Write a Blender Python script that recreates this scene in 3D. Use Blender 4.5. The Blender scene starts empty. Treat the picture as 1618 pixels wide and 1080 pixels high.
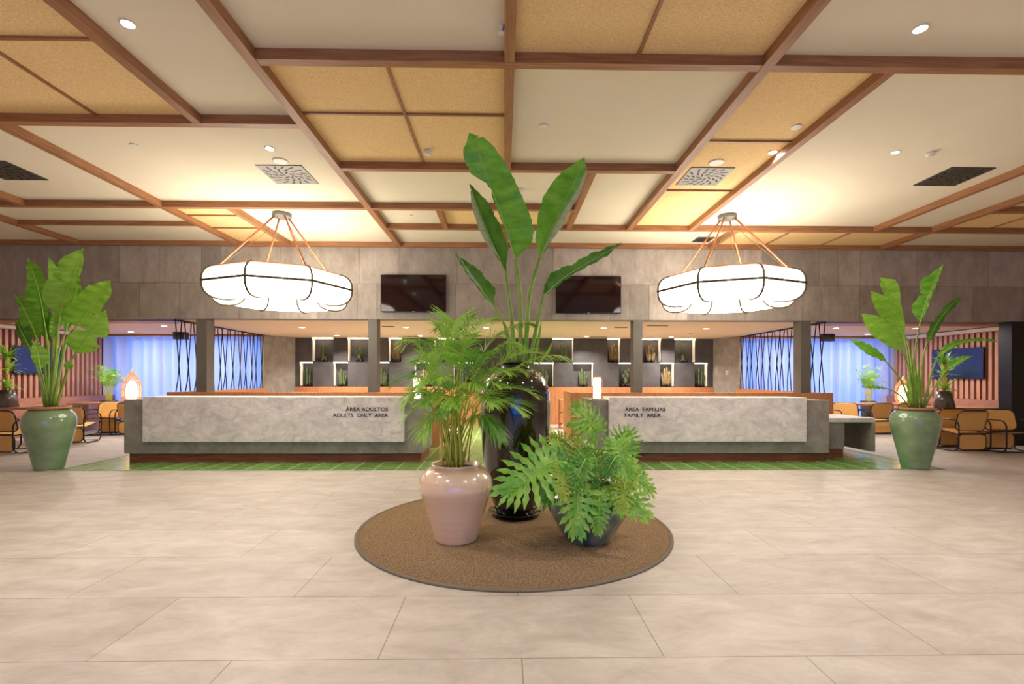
import bpy, math, random
from mathutils import Vector, Matrix
PI = math.pi
SC = bpy.context.scene
COL = SC.collection

# ------------------------------------------------------------------ camera
F, CX, HZ, H = 770.0, 809.0, 597.0, 1.45      # focal length in px, optical axis in px, eye height in m
YAW, ROLL = math.radians(0.97), 0.0017
fx, fy = math.sin(YAW), math.cos(YAW)
rx, ry = math.cos(YAW), -math.sin(YAW)
cam = bpy.data.cameras.new('camera'); camo = bpy.data.objects.new('camera', cam); COL.objects.link(camo)
r = Vector((rx*math.cos(ROLL), ry*math.cos(ROLL), math.sin(ROLL)))
b = Vector((-fx, -fy, 0)); u = b.cross(r)
camo.matrix_world = Matrix(((r.x, u.x, b.x, 0), (r.y, u.y, b.y, 0), (r.z, u.z, b.z, H), (0, 0, 0, 1)))
cam.sensor_fit = 'HORIZONTAL'; cam.sensor_width = 36; cam.lens = F/1618*36
cam.shift_y = (HZ-540)/1618; cam.clip_end = 200
SC.camera = camo
SC.view_settings.view_transform = 'Standard'; SC.view_settings.look = 'None'
SC.view_settings.gamma = 1; SC.view_settings.use_curve_mapping = False
SC.view_settings.exposure = 0.06
SC.cycles.max_bounces = 8; SC.cycles.diffuse_bounces = 5; SC.cycles.glossy_bounces = 4
SC.cycles.transparent_max_bounces = 8; SC.cycles.caustics_reflective = False; SC.cycles.caustics_refractive = False

# ------------------------------------------------------------------ world: blue dusk outside the windows
W = bpy.data.worlds.new('dusk'); SC.world = W; W.use_nodes = True
W.node_tree.nodes['Background'].inputs[0].default_value = (0.05, 0.24, 1.0, 1)
W.node_tree.nodes['Background'].inputs[1].default_value = 4.0

# ------------------------------------------------------------------ ceiling geometry constants and lights
ZC = 4.335            # hall ceiling
ZB = ZC-0.10          # underside of the beams
ZL = 2.70             # lower ceiling beyond the stone wall
YW = 10.46            # face of the upper stone wall
YN = 15.3             # niche wall
WX = 11.9             # side walls
KC = 1.0373

def area(name, loc, size, power, color=(1, .83, .62), rot=(0, 0, 0), sy=None, spread=PI):
    l = bpy.data.lights.new(name, 'AREA'); l.shape = 'DISK' if sy is None else 'RECTANGLE'
    l.size = size; l.energy = power; l.color = color; l.spread = spread
    if sy: l.size_y = sy
    o = bpy.data.objects.new(name, l); o.location = loc; o.rotation_euler = rot; COL.objects.link(o); return o
WARM = (1, .92, .83)
HALL_LAMP = 42; OFFICE_LAMP = 68; LOUNGE_LAMP = 38; PENDANT = 8.6
for x in (-9.3, -5.6, -1.9, 1.9, 5.6, 9.3):                    # lamps without fixtures, added out of view to light the hall
    for y in (-4.0, -0.8, 1.9):
        area('ceiling_area_light', (x, y, ZC-.012), .16, HALL_LAMP*.62, WARM, spread=2.5)

# ------------------------------------------------------------------ helpers
def _un(px, py):
    a, c = px-CX, py-HZ
    return a+ROLL*c, c-ROLL*a
def onz(px, py, z):
    a, c = _un(px, py); d = (z-H)*F/(-c); s = a/F*d
    return Vector((rx*s+fx*d, ry*s+fy*d, z))
def ony(px, py, y):
    a, c = _un(px, py); k = a/F; d = y/(fy+k*ry); s = k*d
    return Vector((rx*s+fx*d, y, H-c/F*d))
def lin(c):
    f = lambda v: v/12.92 if v <= .04045 else ((v+.055)/1.055)**2.4
    return tuple(f(v/255.0) for v in c)+(1,)

def mk(name):
    m = bpy.data.materials.new(name); m.use_nodes = True
    return m, m.node_tree.nodes, m.node_tree.links, m.node_tree.nodes['Principled BSDF']
def mat(name, c1, c2=None, scale=5, rough=.6, bump=0, stretch=None, metal=0, coat=0, detail=6, spec=.5, bscale=None, cr=(.3, .7), trans=0, tint=None, nr=.5, dist=0):
    m, N, L, B = mk(name)
    B.inputs['Roughness'].default_value = rough; B.inputs['Metallic'].default_value = metal
    B.inputs['Coat Weight'].default_value = coat; B.inputs['Coat Roughness'].default_value = .06
    B.inputs['Specular IOR Level'].default_value = spec
    tc = N.new('ShaderNodeTexCoord'); mp = N.new('ShaderNodeMapping'); L.new(tc.outputs['Object'], mp.inputs[0])
    if stretch: mp.inputs['Scale'].default_value = stretch
    nz = N.new('ShaderNodeTexNoise'); nz.inputs['Scale'].default_value = scale; nz.inputs['Detail'].default_value = detail; nz.inputs['Roughness'].default_value = nr; nz.inputs['Distortion'].default_value = dist
    L.new(mp.outputs[0], nz.inputs['Vector'])
    cr_ = N.new('ShaderNodeValToRGB'); L.new(nz.outputs['Fac'], cr_.inputs[0])
    cr_.color_ramp.elements[0].position = cr[0]; cr_.color_ramp.elements[1].position = cr[1]
    cr_.color_ramp.elements[0].color = lin(c1); cr_.color_ramp.elements[1].color = lin(c2 or c1)
    out = cr_.outputs[0]
    if tint:
        at = N.new('ShaderNodeAttribute'); at.attribute_name = tint
        mx = N.new('ShaderNodeMix'); mx.data_type = 'RGBA'; mx.blend_type = 'MULTIPLY'; mx.inputs[0].default_value = 1
        L.new(out, mx.inputs[6]); L.new(at.outputs['Color'], mx.inputs[7]); out = mx.outputs[2]
    L.new(out, B.inputs['Base Color'])
    if bump:
        n2 = N.new('ShaderNodeTexNoise'); n2.inputs['Scale'].default_value = bscale or scale*4; n2.inputs['Detail'].default_value = 4
        L.new(mp.outputs[0], n2.inputs['Vector'])
        bp = N.new('ShaderNodeBump'); bp.inputs['Strength'].default_value = bump; bp.inputs['Distance'].default_value = .01
        L.new(n2.outputs['Fac'], bp.inputs['Height']); L.new(bp.outputs[0], B.inputs['Normal'])
    if trans:
        tr = N.new('ShaderNodeBsdfTranslucent'); L.new(out, tr.inputs[0])
        ms = N.new('ShaderNodeMixShader'); ms.inputs[0].default_value = trans
        L.new(B.outputs[0], ms.inputs[1]); L.new(tr.outputs[0], ms.inputs[2])
        L.new(ms.outputs[0], N['Material Output'].inputs['Surface'])
    return m
def emit(name, c, s):
    m, N, L, B = mk(name)
    B.inputs['Base Color'].default_value = lin(c); B.inputs['Emission Color'].default_value = lin(c); B.inputs['Emission Strength'].default_value = s
    return m
def brick(name, c1, c2, cm, w, h, mortar, loc=(0, 0, 0), offset=.5, rough=.4, nscale=2, bump=.1, rot=0, coat=0, namt=.35, n1=(200, 200, 200), n2=(255, 255, 255)):
    m, N, L, B = mk(name)
    tc = N.new('ShaderNodeTexCoord'); mp = N.new('ShaderNodeMapping'); L.new(tc.outputs['Object'], mp.inputs[0])
    mp.inputs['Location'].default_value = loc; mp.inputs['Rotation'].default_value = (0, 0, rot)
    bt = N.new('ShaderNodeTexBrick'); L.new(mp.outputs[0], bt.inputs[0])
    bt.offset = offset; bt.offset_frequency = 2; bt.squash = 1
    bt.inputs['Color1'].default_value = lin(c1); bt.inputs['Color2'].default_value = lin(c2); bt.inputs['Mortar'].default_value = lin(cm)
    bt.inputs['Scale'].default_value = 1; bt.inputs['Mortar Size'].default_value = mortar; bt.inputs['Mortar Smooth'].default_value = .1
    bt.inputs['Brick Width'].default_value = w; bt.inputs['Row Height'].default_value = h; bt.inputs['Bias'].default_value = 0
    nz = N.new('ShaderNodeTexNoise'); nz.inputs['Scale'].default_value = nscale; nz.inputs['Detail'].default_value = 14; nz.inputs['Roughness'].default_value = .74; nz.inputs['Distortion'].default_value = .5
    st = N.new('ShaderNodeMapping'); st.inputs['Scale'].default_value = (.7, 1.5, 1); L.new(tc.outputs['Object'], st.inputs[0]); L.new(st.outputs[0], nz.inputs['Vector'])
    cr = N.new('ShaderNodeValToRGB'); L.new(nz.outputs['Fac'], cr.inputs[0]); cr.color_ramp.elements[0].position = .32; cr.color_ramp.elements[1].position = .68
    cr.color_ramp.elements[0].color = lin(n1); cr.color_ramp.elements[1].color = lin(n2)
    mx = N.new('ShaderNodeMix'); mx.data_type = 'RGBA'; mx.blend_type = 'MULTIPLY'; mx.inputs[0].default_value = 1
    L.new(bt.outputs[0], mx.inputs[6]); L.new(cr.outputs[0], mx.inputs[7]); L.new(mx.outputs[2], B.inputs['Base Color'])
    B.inputs['Roughness'].default_value = rough; B.inputs['Coat Weight'].default_value = coat; B.inputs['Coat Roughness'].default_value = .1
    bp = N.new('ShaderNodeBump'); bp.inputs['Strength'].default_value = bump; bp.inputs['Distance'].default_value = .004
    L.new(nz.outputs['Fac'], bp.inputs['Height']); L.new(bp.outputs[0], B.inputs['Normal'])
    return m

M = {}
_t = Vector((-0.647, 3.248))                # a joint of the floor tiles seen in the photograph
RH, TW = .7257, 1.485
M['floor'] = brick('stone_floor_tiles', (202, 194, 186), (192, 184, 176), (136, 126, 118), TW, RH, .0028, loc=(-_t.x, -(_t.y-RH)+RH, 0), rough=.5, nscale=3.0, bump=.15, n1=(212, 208, 204))
M['green_tile'] = brick('green_glazed_tiles', (136, 184, 104), (116, 166, 86), (206, 222, 184), 2.4, .34, .012, rot=PI/2, rough=.25, nscale=6, bump=.05, coat=.1, n1=(190, 190, 180))
M['cream'] = mat('cream_plaster', (226, 216, 194), (230, 220, 199), scale=1.5, rough=.9)
M['soffit'] = mat('beige_plaster', (214, 192, 160), (218, 198, 166), scale=1.5, rough=.85)
M['pink'] = mat('warm_plaster', (222, 200, 180), (226, 204, 186), scale=1.5, rough=.85)
M['woven'] = mat('woven_raffia', (226, 188, 128), (246, 216, 162), scale=60, rough=.85, bump=.25, bscale=220, detail=8, cr=(.35, .65), stretch=(1, 2.2, 1))
M['beam_x'] = mat('oak_beam_grain', (136, 90, 58), (172, 122, 84), scale=6, rough=.5, bump=.1, stretch=(.5, 9, 9))
M['beam_y'] = mat('oak_beam_grain_lengthwise', (136, 90, 58), (172, 122, 84), scale=6, rough=.5, bump=.1, stretch=(9, .5, 9))
M['stone'] = mat('grey_stone_cladding', (146, 137, 130), (182, 174, 166), scale=3.2, rough=.62, bump=.12, stretch=(1.6, 1, .8), tint='tint', detail=12, cr=(.3, .7), nr=.68)
M['dark_stone'] = mat('anthracite_stone_cladding', (66, 64, 65), (84, 81, 82), scale=3, rough=.7, bump=.1, tint='tint')
M['conc'] = mat('grey_concrete', (122, 117, 110), (164, 158, 150), scale=4.5, rough=.6, bump=.1, detail=12, cr=(.3, .7), nr=.7, dist=.5)
M['conc_light'] = mat('pale_trowelled_concrete', (188, 185, 182), (236, 231, 226), scale=4.2, rough=.5, bump=.08, detail=14, cr=(.34, .64), stretch=(1, 1, 1.6), nr=.72, dist=.8)
M['plinth'] = mat('red_brown_wood', (112, 58, 38), (150, 86, 58), scale=4, rough=.5, stretch=(.6, 6, 9), bump=.1)
M['ribbed'] = mat('orange_oak', (168, 106, 64), (204, 142, 96), scale=8, rough=.5, stretch=(9, 9, .5), bump=.25)
M['slat'] = mat('pale_red_oak', (168, 118, 96), (200, 150, 124), scale=6, rough=.55, stretch=(9, 9, .5), bump=.1)
M['slat_back'] = mat('dark_red_board', (84, 30, 26), (100, 40, 32), scale=6, rough=.7, stretch=(6, 6, .6))
M['wains'] = mat('red_oak_boards', (148, 98, 78), (176, 122, 98), scale=4, rough=.5, stretch=(1, 1, 6))
M['table'] = mat('oak_table', (156, 108, 76), (192, 142, 104), scale=4, rough=.4, stretch=(1, 8, 8))
M['column'] = mat('grey_painted_steel', (96, 92, 86), (104, 100, 94), scale=2, rough=.55)
M['black'] = mat('black_metal', (18, 17, 18), (26, 24, 24), scale=10, rough=.4, metal=.3)
M['rattan'] = mat('woven_cane', (218, 164, 86), (238, 192, 118), scale=90, rough=.6, bump=.3)
M['rug'] = mat('brown_loop_carpet', (106, 84, 60), (186, 156, 120), scale=70, rough=.95, bump=.9, bscale=180, detail=8, nr=.6, spec=.1)
M['rug_edge'] = mat('taupe_carpet_binding', (104, 92, 78), (122, 110, 94), scale=80, rough=.9)
M['glaze_pink'] = mat('blush_glaze', (226, 194, 166), (234, 204, 178), scale=3, rough=.22, coat=.7, stretch=(.6, .6, 7))
M['glaze_black'] = mat('black_brown_glaze', (12, 9, 7), (58, 40, 24), scale=2.2, rough=.09, coat=1, stretch=(1.4, 1.4, .5), detail=6, cr=(.48, .78), bump=.06, bscale=7)
M['glaze_teal'] = mat('dark_teal_glaze', (40, 88, 92), (150, 156, 138), scale=5, rough=.2, coat=.8, stretch=(1.4, 1.4, .8), detail=8, cr=(.35, .75))
M['glaze_green'] = mat('celadon_glaze', (96, 128, 92), (134, 158, 122), scale=3.2, rough=.2, coat=.8, detail=9, stretch=(1, 1, 1.4))
M['rim'] = mat('terracotta_rim', (160, 108, 70), (186, 134, 92), scale=12, rough=.5)
M['saucer'] = mat('black_glazed_saucer', (14, 13, 13), (26, 24, 24), scale=6, rough=.15, coat=.6)
M['soil'] = mat('potting_soil', (44, 30, 20), (76, 54, 36), scale=40, rough=1, bump=.8)
M['leaf'] = mat('banana_leaf', (88, 162, 32), (136, 204, 70), scale=5, rough=.34, bump=.25, bscale=20, trans=.3, stretch=(1, 1, 3))
M['leaf_b'] = mat('banana_leaf_bright', (120, 184, 44), (160, 214, 80), scale=5, rough=.32, bump=.2, bscale=24, trans=.32, stretch=(1, 1, 3))
M['leaf_d'] = mat('banana_leaf_dark', (56, 118, 28), (98, 160, 52), scale=5, rough=.4, bump=.25, bscale=20, trans=.25)
M['pale'] = mat('pale_leaf_underside', (170, 190, 140), (206, 216, 180), scale=4, rough=.6, stretch=(1, 1, 6), trans=.2)
M['philo_d'] = mat('philodendron_old_leaf', (58, 132, 36), (122, 182, 66), scale=9, rough=.32, trans=.2)
M['stem'] = mat('leaf_stalk', (112, 150, 48), (158, 190, 86), scale=6, rough=.45)
M['midrib'] = mat('leaf_midrib', (166, 200, 84), (182, 214, 104), scale=6, rough=.45)
M['palm'] = mat('palm_leaflets', (122, 190, 50), (196, 228, 112), scale=6, rough=.42, trans=.3)
M['cane'] = mat('yellow_palm_cane', (176, 186, 56), (216, 210, 92), scale=7, rough=.45)
M['palm_d'] = mat('palm_leaflets_dark', (76, 152, 46), (148, 198, 84), scale=6, rough=.45, trans=.3)
M['philo'] = mat('philodendron_leaf', (92, 172, 44), (176, 222, 98), scale=9, rough=.34, trans=.28, bump=.2)
M['philo_y'] = mat('philodendron_young_leaf', (152, 196, 56), (206, 218, 98), scale=9, rough=.36, trans=.35)
M['cactus'] = mat('cactus_green', (66, 86, 54), (98, 112, 72), scale=18, rough=.7)
M['cactus_b'] = mat('cactus_brown', (104, 96, 60), (156, 128, 88), scale=14, rough=.75)
M['potblack'] = mat('black_plastic', (14, 14, 14), (22, 22, 22), scale=10, rough=.5)
M['screen'] = mat('dark_glass_screen', (22, 6, 12), (34, 10, 18), scale=2, rough=.07, spec=.5)
M['screen_blue'] = mat('dark_blue_glass_screen', (8, 10, 46), (12, 14, 60), scale=2, rough=.15, coat=.3)
M['grille'] = mat('grey_metal_grille', (112, 110, 108), (126, 122, 118), scale=10, rough=.5, metal=.3)
M['grille_dark'] = mat('dark_bronze_grille', (62, 58, 54), (74, 70, 64), scale=10, rough=.5, metal=.3)
M['slot'] = mat('dark_slot', (16, 15, 15), (22, 20, 20), scale=10, rough=.7)
M['white'] = mat('white_plastic', (226, 222, 212), (232, 228, 220), scale=10, rough=.5)
M['copper'] = mat('copper_rod', (176, 110, 76), (208, 140, 100), scale=10, rough=.35, metal=.5)
M['brass'] = mat('dull_brass', (112, 98, 60), (134, 116, 74), scale=10, rough=.4, metal=.4)
M['band'] = mat('olive_band', (70, 62, 36), (82, 72, 42), scale=10, rough=.6)
M['letters'] = mat('black_letters', (34, 30, 30), (40, 36, 36), scale=10, rough=.5)
M['pendant'] = emit('lit_pendant_fabric', (255, 244, 226), PENDANT)
M['lamp_on'] = emit('lit_lamp_glass', (255, 236, 206), 7)
M['down_on'] = emit('lit_downlight', (255, 244, 224), 14)
M['led'] = emit('led_strip', (255, 238, 210), 22)
M['niche_glow'] = emit('painted_niche_side_light', (255, 240, 216), .28)  # faint glow painting the lit side face of a niche, not a lamp
M['lantern_on'] = emit('lantern_glow', (255, 214, 150), 9)
M['wicker'] = mat('pale_wicker', (206, 150, 92), (226, 176, 120), scale=30, rough=.7)
M['frame'] = mat('window_frame', (60, 58, 58), (66, 64, 64), scale=5, rough=.5)
M['grey_pot'] = mat('grey_metal_planter', (86, 82, 80), (112, 108, 104), scale=3, rough=.3, metal=.6)

def curtain_mat():
    m, N, L, B = mk('sheer_curtain')
    B.inputs['Base Color'].default_value = lin((232, 232, 238)); B.inputs['Roughness'].default_value = .9
    tr = N.new('ShaderNodeBsdfTranslucent'); tr.inputs[0].default_value = lin((236, 238, 246))
    ms = N.new('ShaderNodeMixShader'); ms.inputs[0].default_value = .55; L.new(B.outputs[0], ms.inputs[1]); L.new(tr.outputs[0], ms.inputs[2])
    tp = N.new('ShaderNodeBsdfTransparent'); m2 = N.new('ShaderNodeMixShader'); m2.inputs[0].default_value = .14
    L.new(ms.outputs[0], m2.inputs[1]); L.new(tp.outputs[0], m2.inputs[2]); L.new(m2.outputs[0], N['Material Output'].inputs['Surface'])
    return m
M['curtain'] = curtain_mat()
def glass_mat():
    m, N, L, B = mk('window_glass')
    gl = N.new('ShaderNodeBsdfGlossy'); gl.inputs['Roughness'].default_value = .02
    tp = N.new('ShaderNodeBsdfTransparent'); ms = N.new('ShaderNodeMixShader'); ms.inputs[0].default_value = .08
    L.new(tp.outputs[0], ms.inputs[1]); L.new(gl.outputs[0], ms.inputs[2]); L.new(ms.outputs[0], N['Material Output'].inputs['Surface'])
    return m
M['glass'] = glass_mat()

class MB:
    def __init__(s): s.v, s.f, s.s, s.c = [], [], [], None
    def box(s, x0, x1, y0, y1, z0, z1):
        n = len(s.v)
        s.v += [(x0, y0, z0), (x1, y0, z0), (x1, y1, z0), (x0, y1, z0), (x0, y0, z1), (x1, y0, z1), (x1, y1, z1), (x0, y1, z1)]
        for q in ((0, 3, 2, 1), (4, 5, 6, 7), (0, 1, 5, 4), (1, 2, 6, 5), (2, 3, 7, 6), (3, 0, 4, 7)):
            s.f.append(tuple(n+i for i in q)); s.s.append(False)
        return s
    def prism(s, pts, z0, z1):           # polygon in plan, extruded upward
        n = len(s.v); k = len(pts)
        s.v += [(p[0], p[1], z0) for p in pts]+[(p[0], p[1], z1) for p in pts]
        s.f.append(tuple(n+i for i in reversed(range(k)))); s.s.append(False)
        s.f.append(tuple(n+k+i for i in range(k))); s.s.append(False)
        for i in range(k):
            j = (i+1) % k; s.f.append((n+i, n+j, n+k+j, n+k+i)); s.s.append(False)
        return s
    def lathe(s, prof, c=(0, 0, 0), n=48, close=True):
        b0 = len(s.v)
        for (rr, z) in prof:
            for i in range(n):
                a = 2*PI*i/n; s.v.append((c[0]+rr*math.cos(a), c[1]+rr*math.sin(a), c[2]+z))
        for j in range(len(prof)-1):
            for i in range(n):
                k = (i+1) % n
                s.f.append((b0+j*n+i, b0+j*n+k, b0+(j+1)*n+k, b0+(j+1)*n+i)); s.s.append(True)
        if close:
            s.f.append(tuple(b0+i for i in reversed(range(n)))); s.s.append(False)
            e = b0+(len(prof)-1)*n; s.f.append(tuple(e+i for i in range(n))); s.s.append(False)
        return s
    def tube(s, pts, rad, n=8, closed=False):
        pts = [Vector(p) for p in pts]; k = len(pts)
        rads = rad if isinstance(rad, (list, tuple)) else [rad]*k
        b0 = len(s.v); up = None
        for i, p in enumerate(pts):
            if closed: t = pts[(i+1) % k]-pts[i-1]
            else: t = pts[min(i+1, k-1)]-pts[max(i-1, 0)]
            t.normalize()
            if up is None:
                up = Vector((0, 0, 1)) if abs(t.z) < .9 else Vector((1, 0, 0))
            a = t.cross(up); a.normalize(); bb = a.cross(t); up = bb
            for j in range(n):
                th = 2*PI*j/n; s.v.append(tuple(p+(a*math.cos(th)+bb*math.sin(th))*rads[i]))
        m = k if closed else k-1
        for i in range(m):
            i2 = (i+1) % k
            for j in range(n):
                j2 = (j+1) % n
                s.f.append((b0+i*n+j, b0+i*n+j2, b0+i2*n+j2, b0+i2*n+j)); s.s.append(True)
        if not closed:
            s.f.append(tuple(b0+j for j in reversed(range(n)))); s.s.append(False)
            s.f.append(tuple(b0+(k-1)*n+j for j in range(n))); s.s.append(False)
        return s
    def grid(s, rows, wrap=False):
        n = len(s.v); k = len(rows[0])
        for rw in rows: s.v += [tuple(p) for p in rw]
        for i in range(len(rows)-1):
            for j in range(k if wrap else k-1):
                j2 = (j+1) % k
                s.f.append((n+i*k+j, n+i*k+j2, n+(i+1)*k+j2, n+(i+1)*k+j)); s.s.append(True)
        return s
    def build(s, name, m, parent=None, tints=None, bevel=0):
        me = bpy.data.meshes.new(name); me.from_pydata(s.v, [], s.f)
        me.polygons.foreach_set('use_smooth', s.s); me.materials.append(m)
        if tints:
            at = me.color_attributes.new('tint', 'FLOAT_COLOR', 'CORNER')
            for p in me.polygons:
                t = tints[p.index]
                for li in p.loop_indices: at.data[li].color = (t, t, t, 1)
        me.update()
        o = bpy.data.objects.new(name, me); COL.objects.link(o)
        if parent: o.parent = parent
        if bevel:
            bv = o.modifiers.new('soft_edges', 'BEVEL'); bv.width = bevel; bv.segments = 2; bv.limit_method = 'ANGLE'
        return o
def tag(o, label=None, cat=None, group=None, kind=None):
    if label: o['label'] = label
    if cat: o['category'] = cat
    if group: o['group'] = group
    if kind: o['kind'] = kind
    return o
def thing(name, loc, label, cat, group=None, rz=0):
    o = bpy.data.objects.new(name, None); COL.objects.link(o); o.location = loc; o.rotation_euler = (0, 0, rz)
    o.empty_display_size = .1
    return tag(o, label, cat, group)
KIDS = {}
def dup(root, loc, label, group=None, rz=0, scale=None):
    r_ = root.copy(); COL.objects.link(r_); r_.location = loc; r_.rotation_euler = (0, 0, rz)
    if scale: r_.scale = (scale,)*3
    r_['label'] = label
    if group: r_['group'] = group
    kids = KIDS.setdefault(root.name, [c for c in bpy.data.objects if c.parent == root])
    for ch in kids:
        c = ch.copy(); COL.objects.link(c); c.parent = r_
        gk = KIDS.setdefault(ch.name, [g for g in bpy.data.objects if g.parent == ch])
        for g in gk:
            d = g.copy(); COL.objects.link(d); d.parent = c
    return r_
def struct(name, mb, m, **k):
    o = mb.build(name, m, **k); o['kind'] = 'structure'; return o
def catmull(P, n):
    P = [Vector(p) for p in P]
    if len(P) == 2: return [P[0].lerp(P[1], i/n) for i in range(n+1)]
    Q = [P[0]*2-P[1]]+P+[P[-1]*2-P[-2]]; out = []; m = len(P)-1
    for i in range(n+1):
        t = i/n*m; k = min(int(t), m-1); t -= k; a, b_, c, d = Q[k:k+4]
        out.append(.5*((2*b_)+(c-a)*t+(2*a-5*b_+4*c-d)*t*t+(3*b_-a-3*c+d)*t**3))
    return out
def rrect(w, h, rr, n=5):                 # rounded rectangle outline about the origin
    out = []
    for cx, cy, a0 in ((w/2-rr, h/2-rr, 0), (-w/2+rr, h/2-rr, PI/2), (-w/2+rr, -h/2+rr, PI), (w/2-rr, -h/2+rr, 3*PI/2)):
        for i in range(n+1):
            a = a0+PI/2*i/n; out.append((cx+rr*math.cos(a), cy+rr*math.sin(a)))
    return out
def interp(lst, t):
    x = t*(len(lst)-1); i = min(int(x), len(lst)-2); return lst[i]+(lst[i+1]-lst[i])*(x-i)

# ------------------------------------------------------------------ shell
struct('floor', MB().box(-WX-.2, WX+.2, -6.2, 15.9, -.1, 0), M['floor'])
struct('floor_green_tiles', MB().box(-6.98, 7.08, 7.67, 10.28, .0, .006), M['green_tile'])
struct('floor_green_aisle', MB().box(-1.2, 1.4, 10.28, YN-.03, .0, .006), M['green_tile'])
struct('ceiling', MB().box(-WX-.2, WX+.2, -6.2, YW+.25, ZC, ZC+.12), M['cream'])
struct('ceiling_office', MB().box(-6.95, 6.95, YW+.25, YN+.5, ZL, ZL+.1), M['soffit'])
struct('ceiling_lounge_left', MB().box(-WX-.2, -6.95, YW+.25, 15.9, ZL, ZL+.1), M['pink'])
struct('ceiling_lounge_right', MB().box(6.95, WX+.2, YW+.25, 15.9, ZL, ZL+.1), M['pink'])
struct('wall_left', MB().box(-WX-.2, -WX, -6.2, 15.9, 0, ZC), M['pink'])
struct('wall_right', MB().box(WX, WX+.2, -6.2, 15.9, 0, ZC), M['pink'])

random.seed(4)
def cladding(name, x0, x1, y, zrows, m, wmin, wmax, depth, lo, hi):
    mb = MB(); tints = []
    for (z0, z1) in zrows:
        x = x0
        while x < x1-.01:
            w = min(random.choice((wmin, wmax, (wmin+wmax)/2, random.uniform(wmin, wmax))), x1-x)
            if x1-x-w < .2: w = x1-x
            g = .004; mb.box(x+g, x+w-g, y+random.uniform(0, .003), y+depth, z0+g, z1-g)
            tints += [random.uniform(lo, hi)]*6; x += w
    mb.box(x0, x1, y+.008, y+depth-.001, zrows[0][0]+.001, zrows[-1][1]-.001); tints += [.5]*6
    return struct(name, mb, m, tints=tints)
cladding('wall_upper_front', -WX, WX, YW, ((ZL, 3.46), (3.46, ZC)), M['stone'], .42, 1.25, .25, .72, 1.15)

# wall behind the camera with a glazed entrance
for x0, x1, z0, z1 in ((-WX, -3.5, 0, ZC), (3.5, WX, 0, ZC), (-3.5, 3.5, 2.6, ZC)):
    struct('wall_back', MB().box(x0, x1, -6.2, -6, z0, z1), M['cream'])
mb = MB()
for i in range(5): mb.box(-3.5+i*1.75-.04, -3.5+i*1.75+.04, -6.14, -6.04, 0, 2.6)
mb.box(-3.5, 3.5, -6.14, -6.04, 2.5, 2.6); mb.box(-3.5, 3.5, -6.14, -6.04, 0, .08)
w3 = struct('window_3', mb, M['frame']); MB().box(-3.5, 3.5, -6.1, -6.09, .08, 2.5).build('pane', M['glass'], w3)
# glazed outer walls behind the curtains
for nm, x0, x1 in (('window_1', -WX, -7.05), ('window_2', 7.05, WX)):
    mb = MB(); n = 4
    for i in range(n+1):
        x = x0+(x1-x0)*i/n; mb.box(x-.035, x+.035, 15.4, 15.5, 0, ZL)
    mb.box(x0, x1, 15.4, 15.5, ZL-.1, ZL); mb.box(x0, x1, 15.4, 15.5, 0, .1)
    w = struct(nm, mb, M['frame']); MB().box(x0, x1, 15.44, 15.45, .1, ZL-.1).build('pane', M['glass'], w)

# ------------------------------------------------------------------ ceiling beams and woven panels
K = KC
_nt = [0]
def trim(x0, x1, y0, y1, z0, z1, m):
    _nt[0] += 1
    return struct('trim_%d' % _nt[0], MB().box(x0, x1, y0, y1, z0, z1), m)
XB1, XB2, XB3, XB4, XB5, XB6 = [v*K for v in (-2.15, 2.27, .045, -3.25, -5.42, 3.4)]
XB7, XB8, XB9, XB10, XB11, XB12, XB13, XB14, XB15 = [v*K for v in (6.80, 7.88, -4.39, -7.54, -8.64, 1.17, -1.054, 4.27, .03)]
YA, YB, YC, YD, YE, YEL, YF, YS = [v*K for v in (4.19, 5.25, 6.33, 7.80, 8.84, 8.79, 10.03, 7.75)]
YF = YW-.04
bw = .045
def bx_(x0, x1, y, w=bw, z=ZB): trim(x0, x1, y-w, y+w, z, ZC, M['beam_x'])
def by_(x, y0, y1, w=bw, z=ZB+.002): trim(x-w, x+w, y0, y1, z, ZC, M['beam_y'])
bx_(XB1, WX, YA); bx_(-WX, XB1, YB); bx_(XB1, XB2, YC); bx_(-WX, XB12, YD); bx_(XB1, WX, YE)
bx_(XB11, XB5, YEL, .03, ZB+.02); bx_(-WX, WX, YF, .04); bx_(XB8, WX, YS)
by_(XB1, -6, YF-.04, .05, ZB-.004); by_(XB2, -6, YE, .05, ZB-.004); by_(XB3, -6, YC, .045); by_(XB4, -6, YB)
by_(XB5, YB, YF-.04); by_(XB6, YA, YE); by_(XB7, YA, YE); by_(XB8, YA, YF-.04); by_(XB9, YD, YF-.04)
by_(XB10, YB, YD); by_(XB11, YD, YF-.04); by_(XB12, YC, YE); by_(XB13, YD, YE); by_(XB14, YE, YF-.04); by_(XB15, YE, YF-.04)
tw, tz = .014, ZC-.03
def tx_(x0, x1, y): trim(x0, x1, y-tw, y+tw, tz, ZC-.006, M['beam_x'])
def ty_(x, y0, y1): trim(x-tw, x+tw, y0, y1, tz+.001, ZC-.006, M['beam_y'])
tx_(-WX, XB4, 4.04*K); ty_(-4.3*K, 4.04*K, YB); ty_(-1.04*K, YA, YC); tx_(XB1, XB3, 5.13*K); ty_(1.15*K, -2, YA)
tx_(XB2, XB6, 5.64*K); tx_(XB2, XB6, 7.13*K); tx_(XB5, XB9, 8.39*K); tx_(XB5, XB9, 9.09*K)
ty_(5.4*K, YE, YF); ty_(6.57*K, YE, YF); ty_(8.92*K, YS, YE)
def woven(x0, x1, y0, y1): struct('ceiling_woven_panel', MB().box(x0, x1, y0, y1, ZC-.008, ZC-.001), M['woven'])
woven(-WX, XB4, -2, YB); woven(XB1, XB3, YA, YC); woven(XB3, XB2, -2, YA); woven(XB2, XB6, YA, YE)
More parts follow.
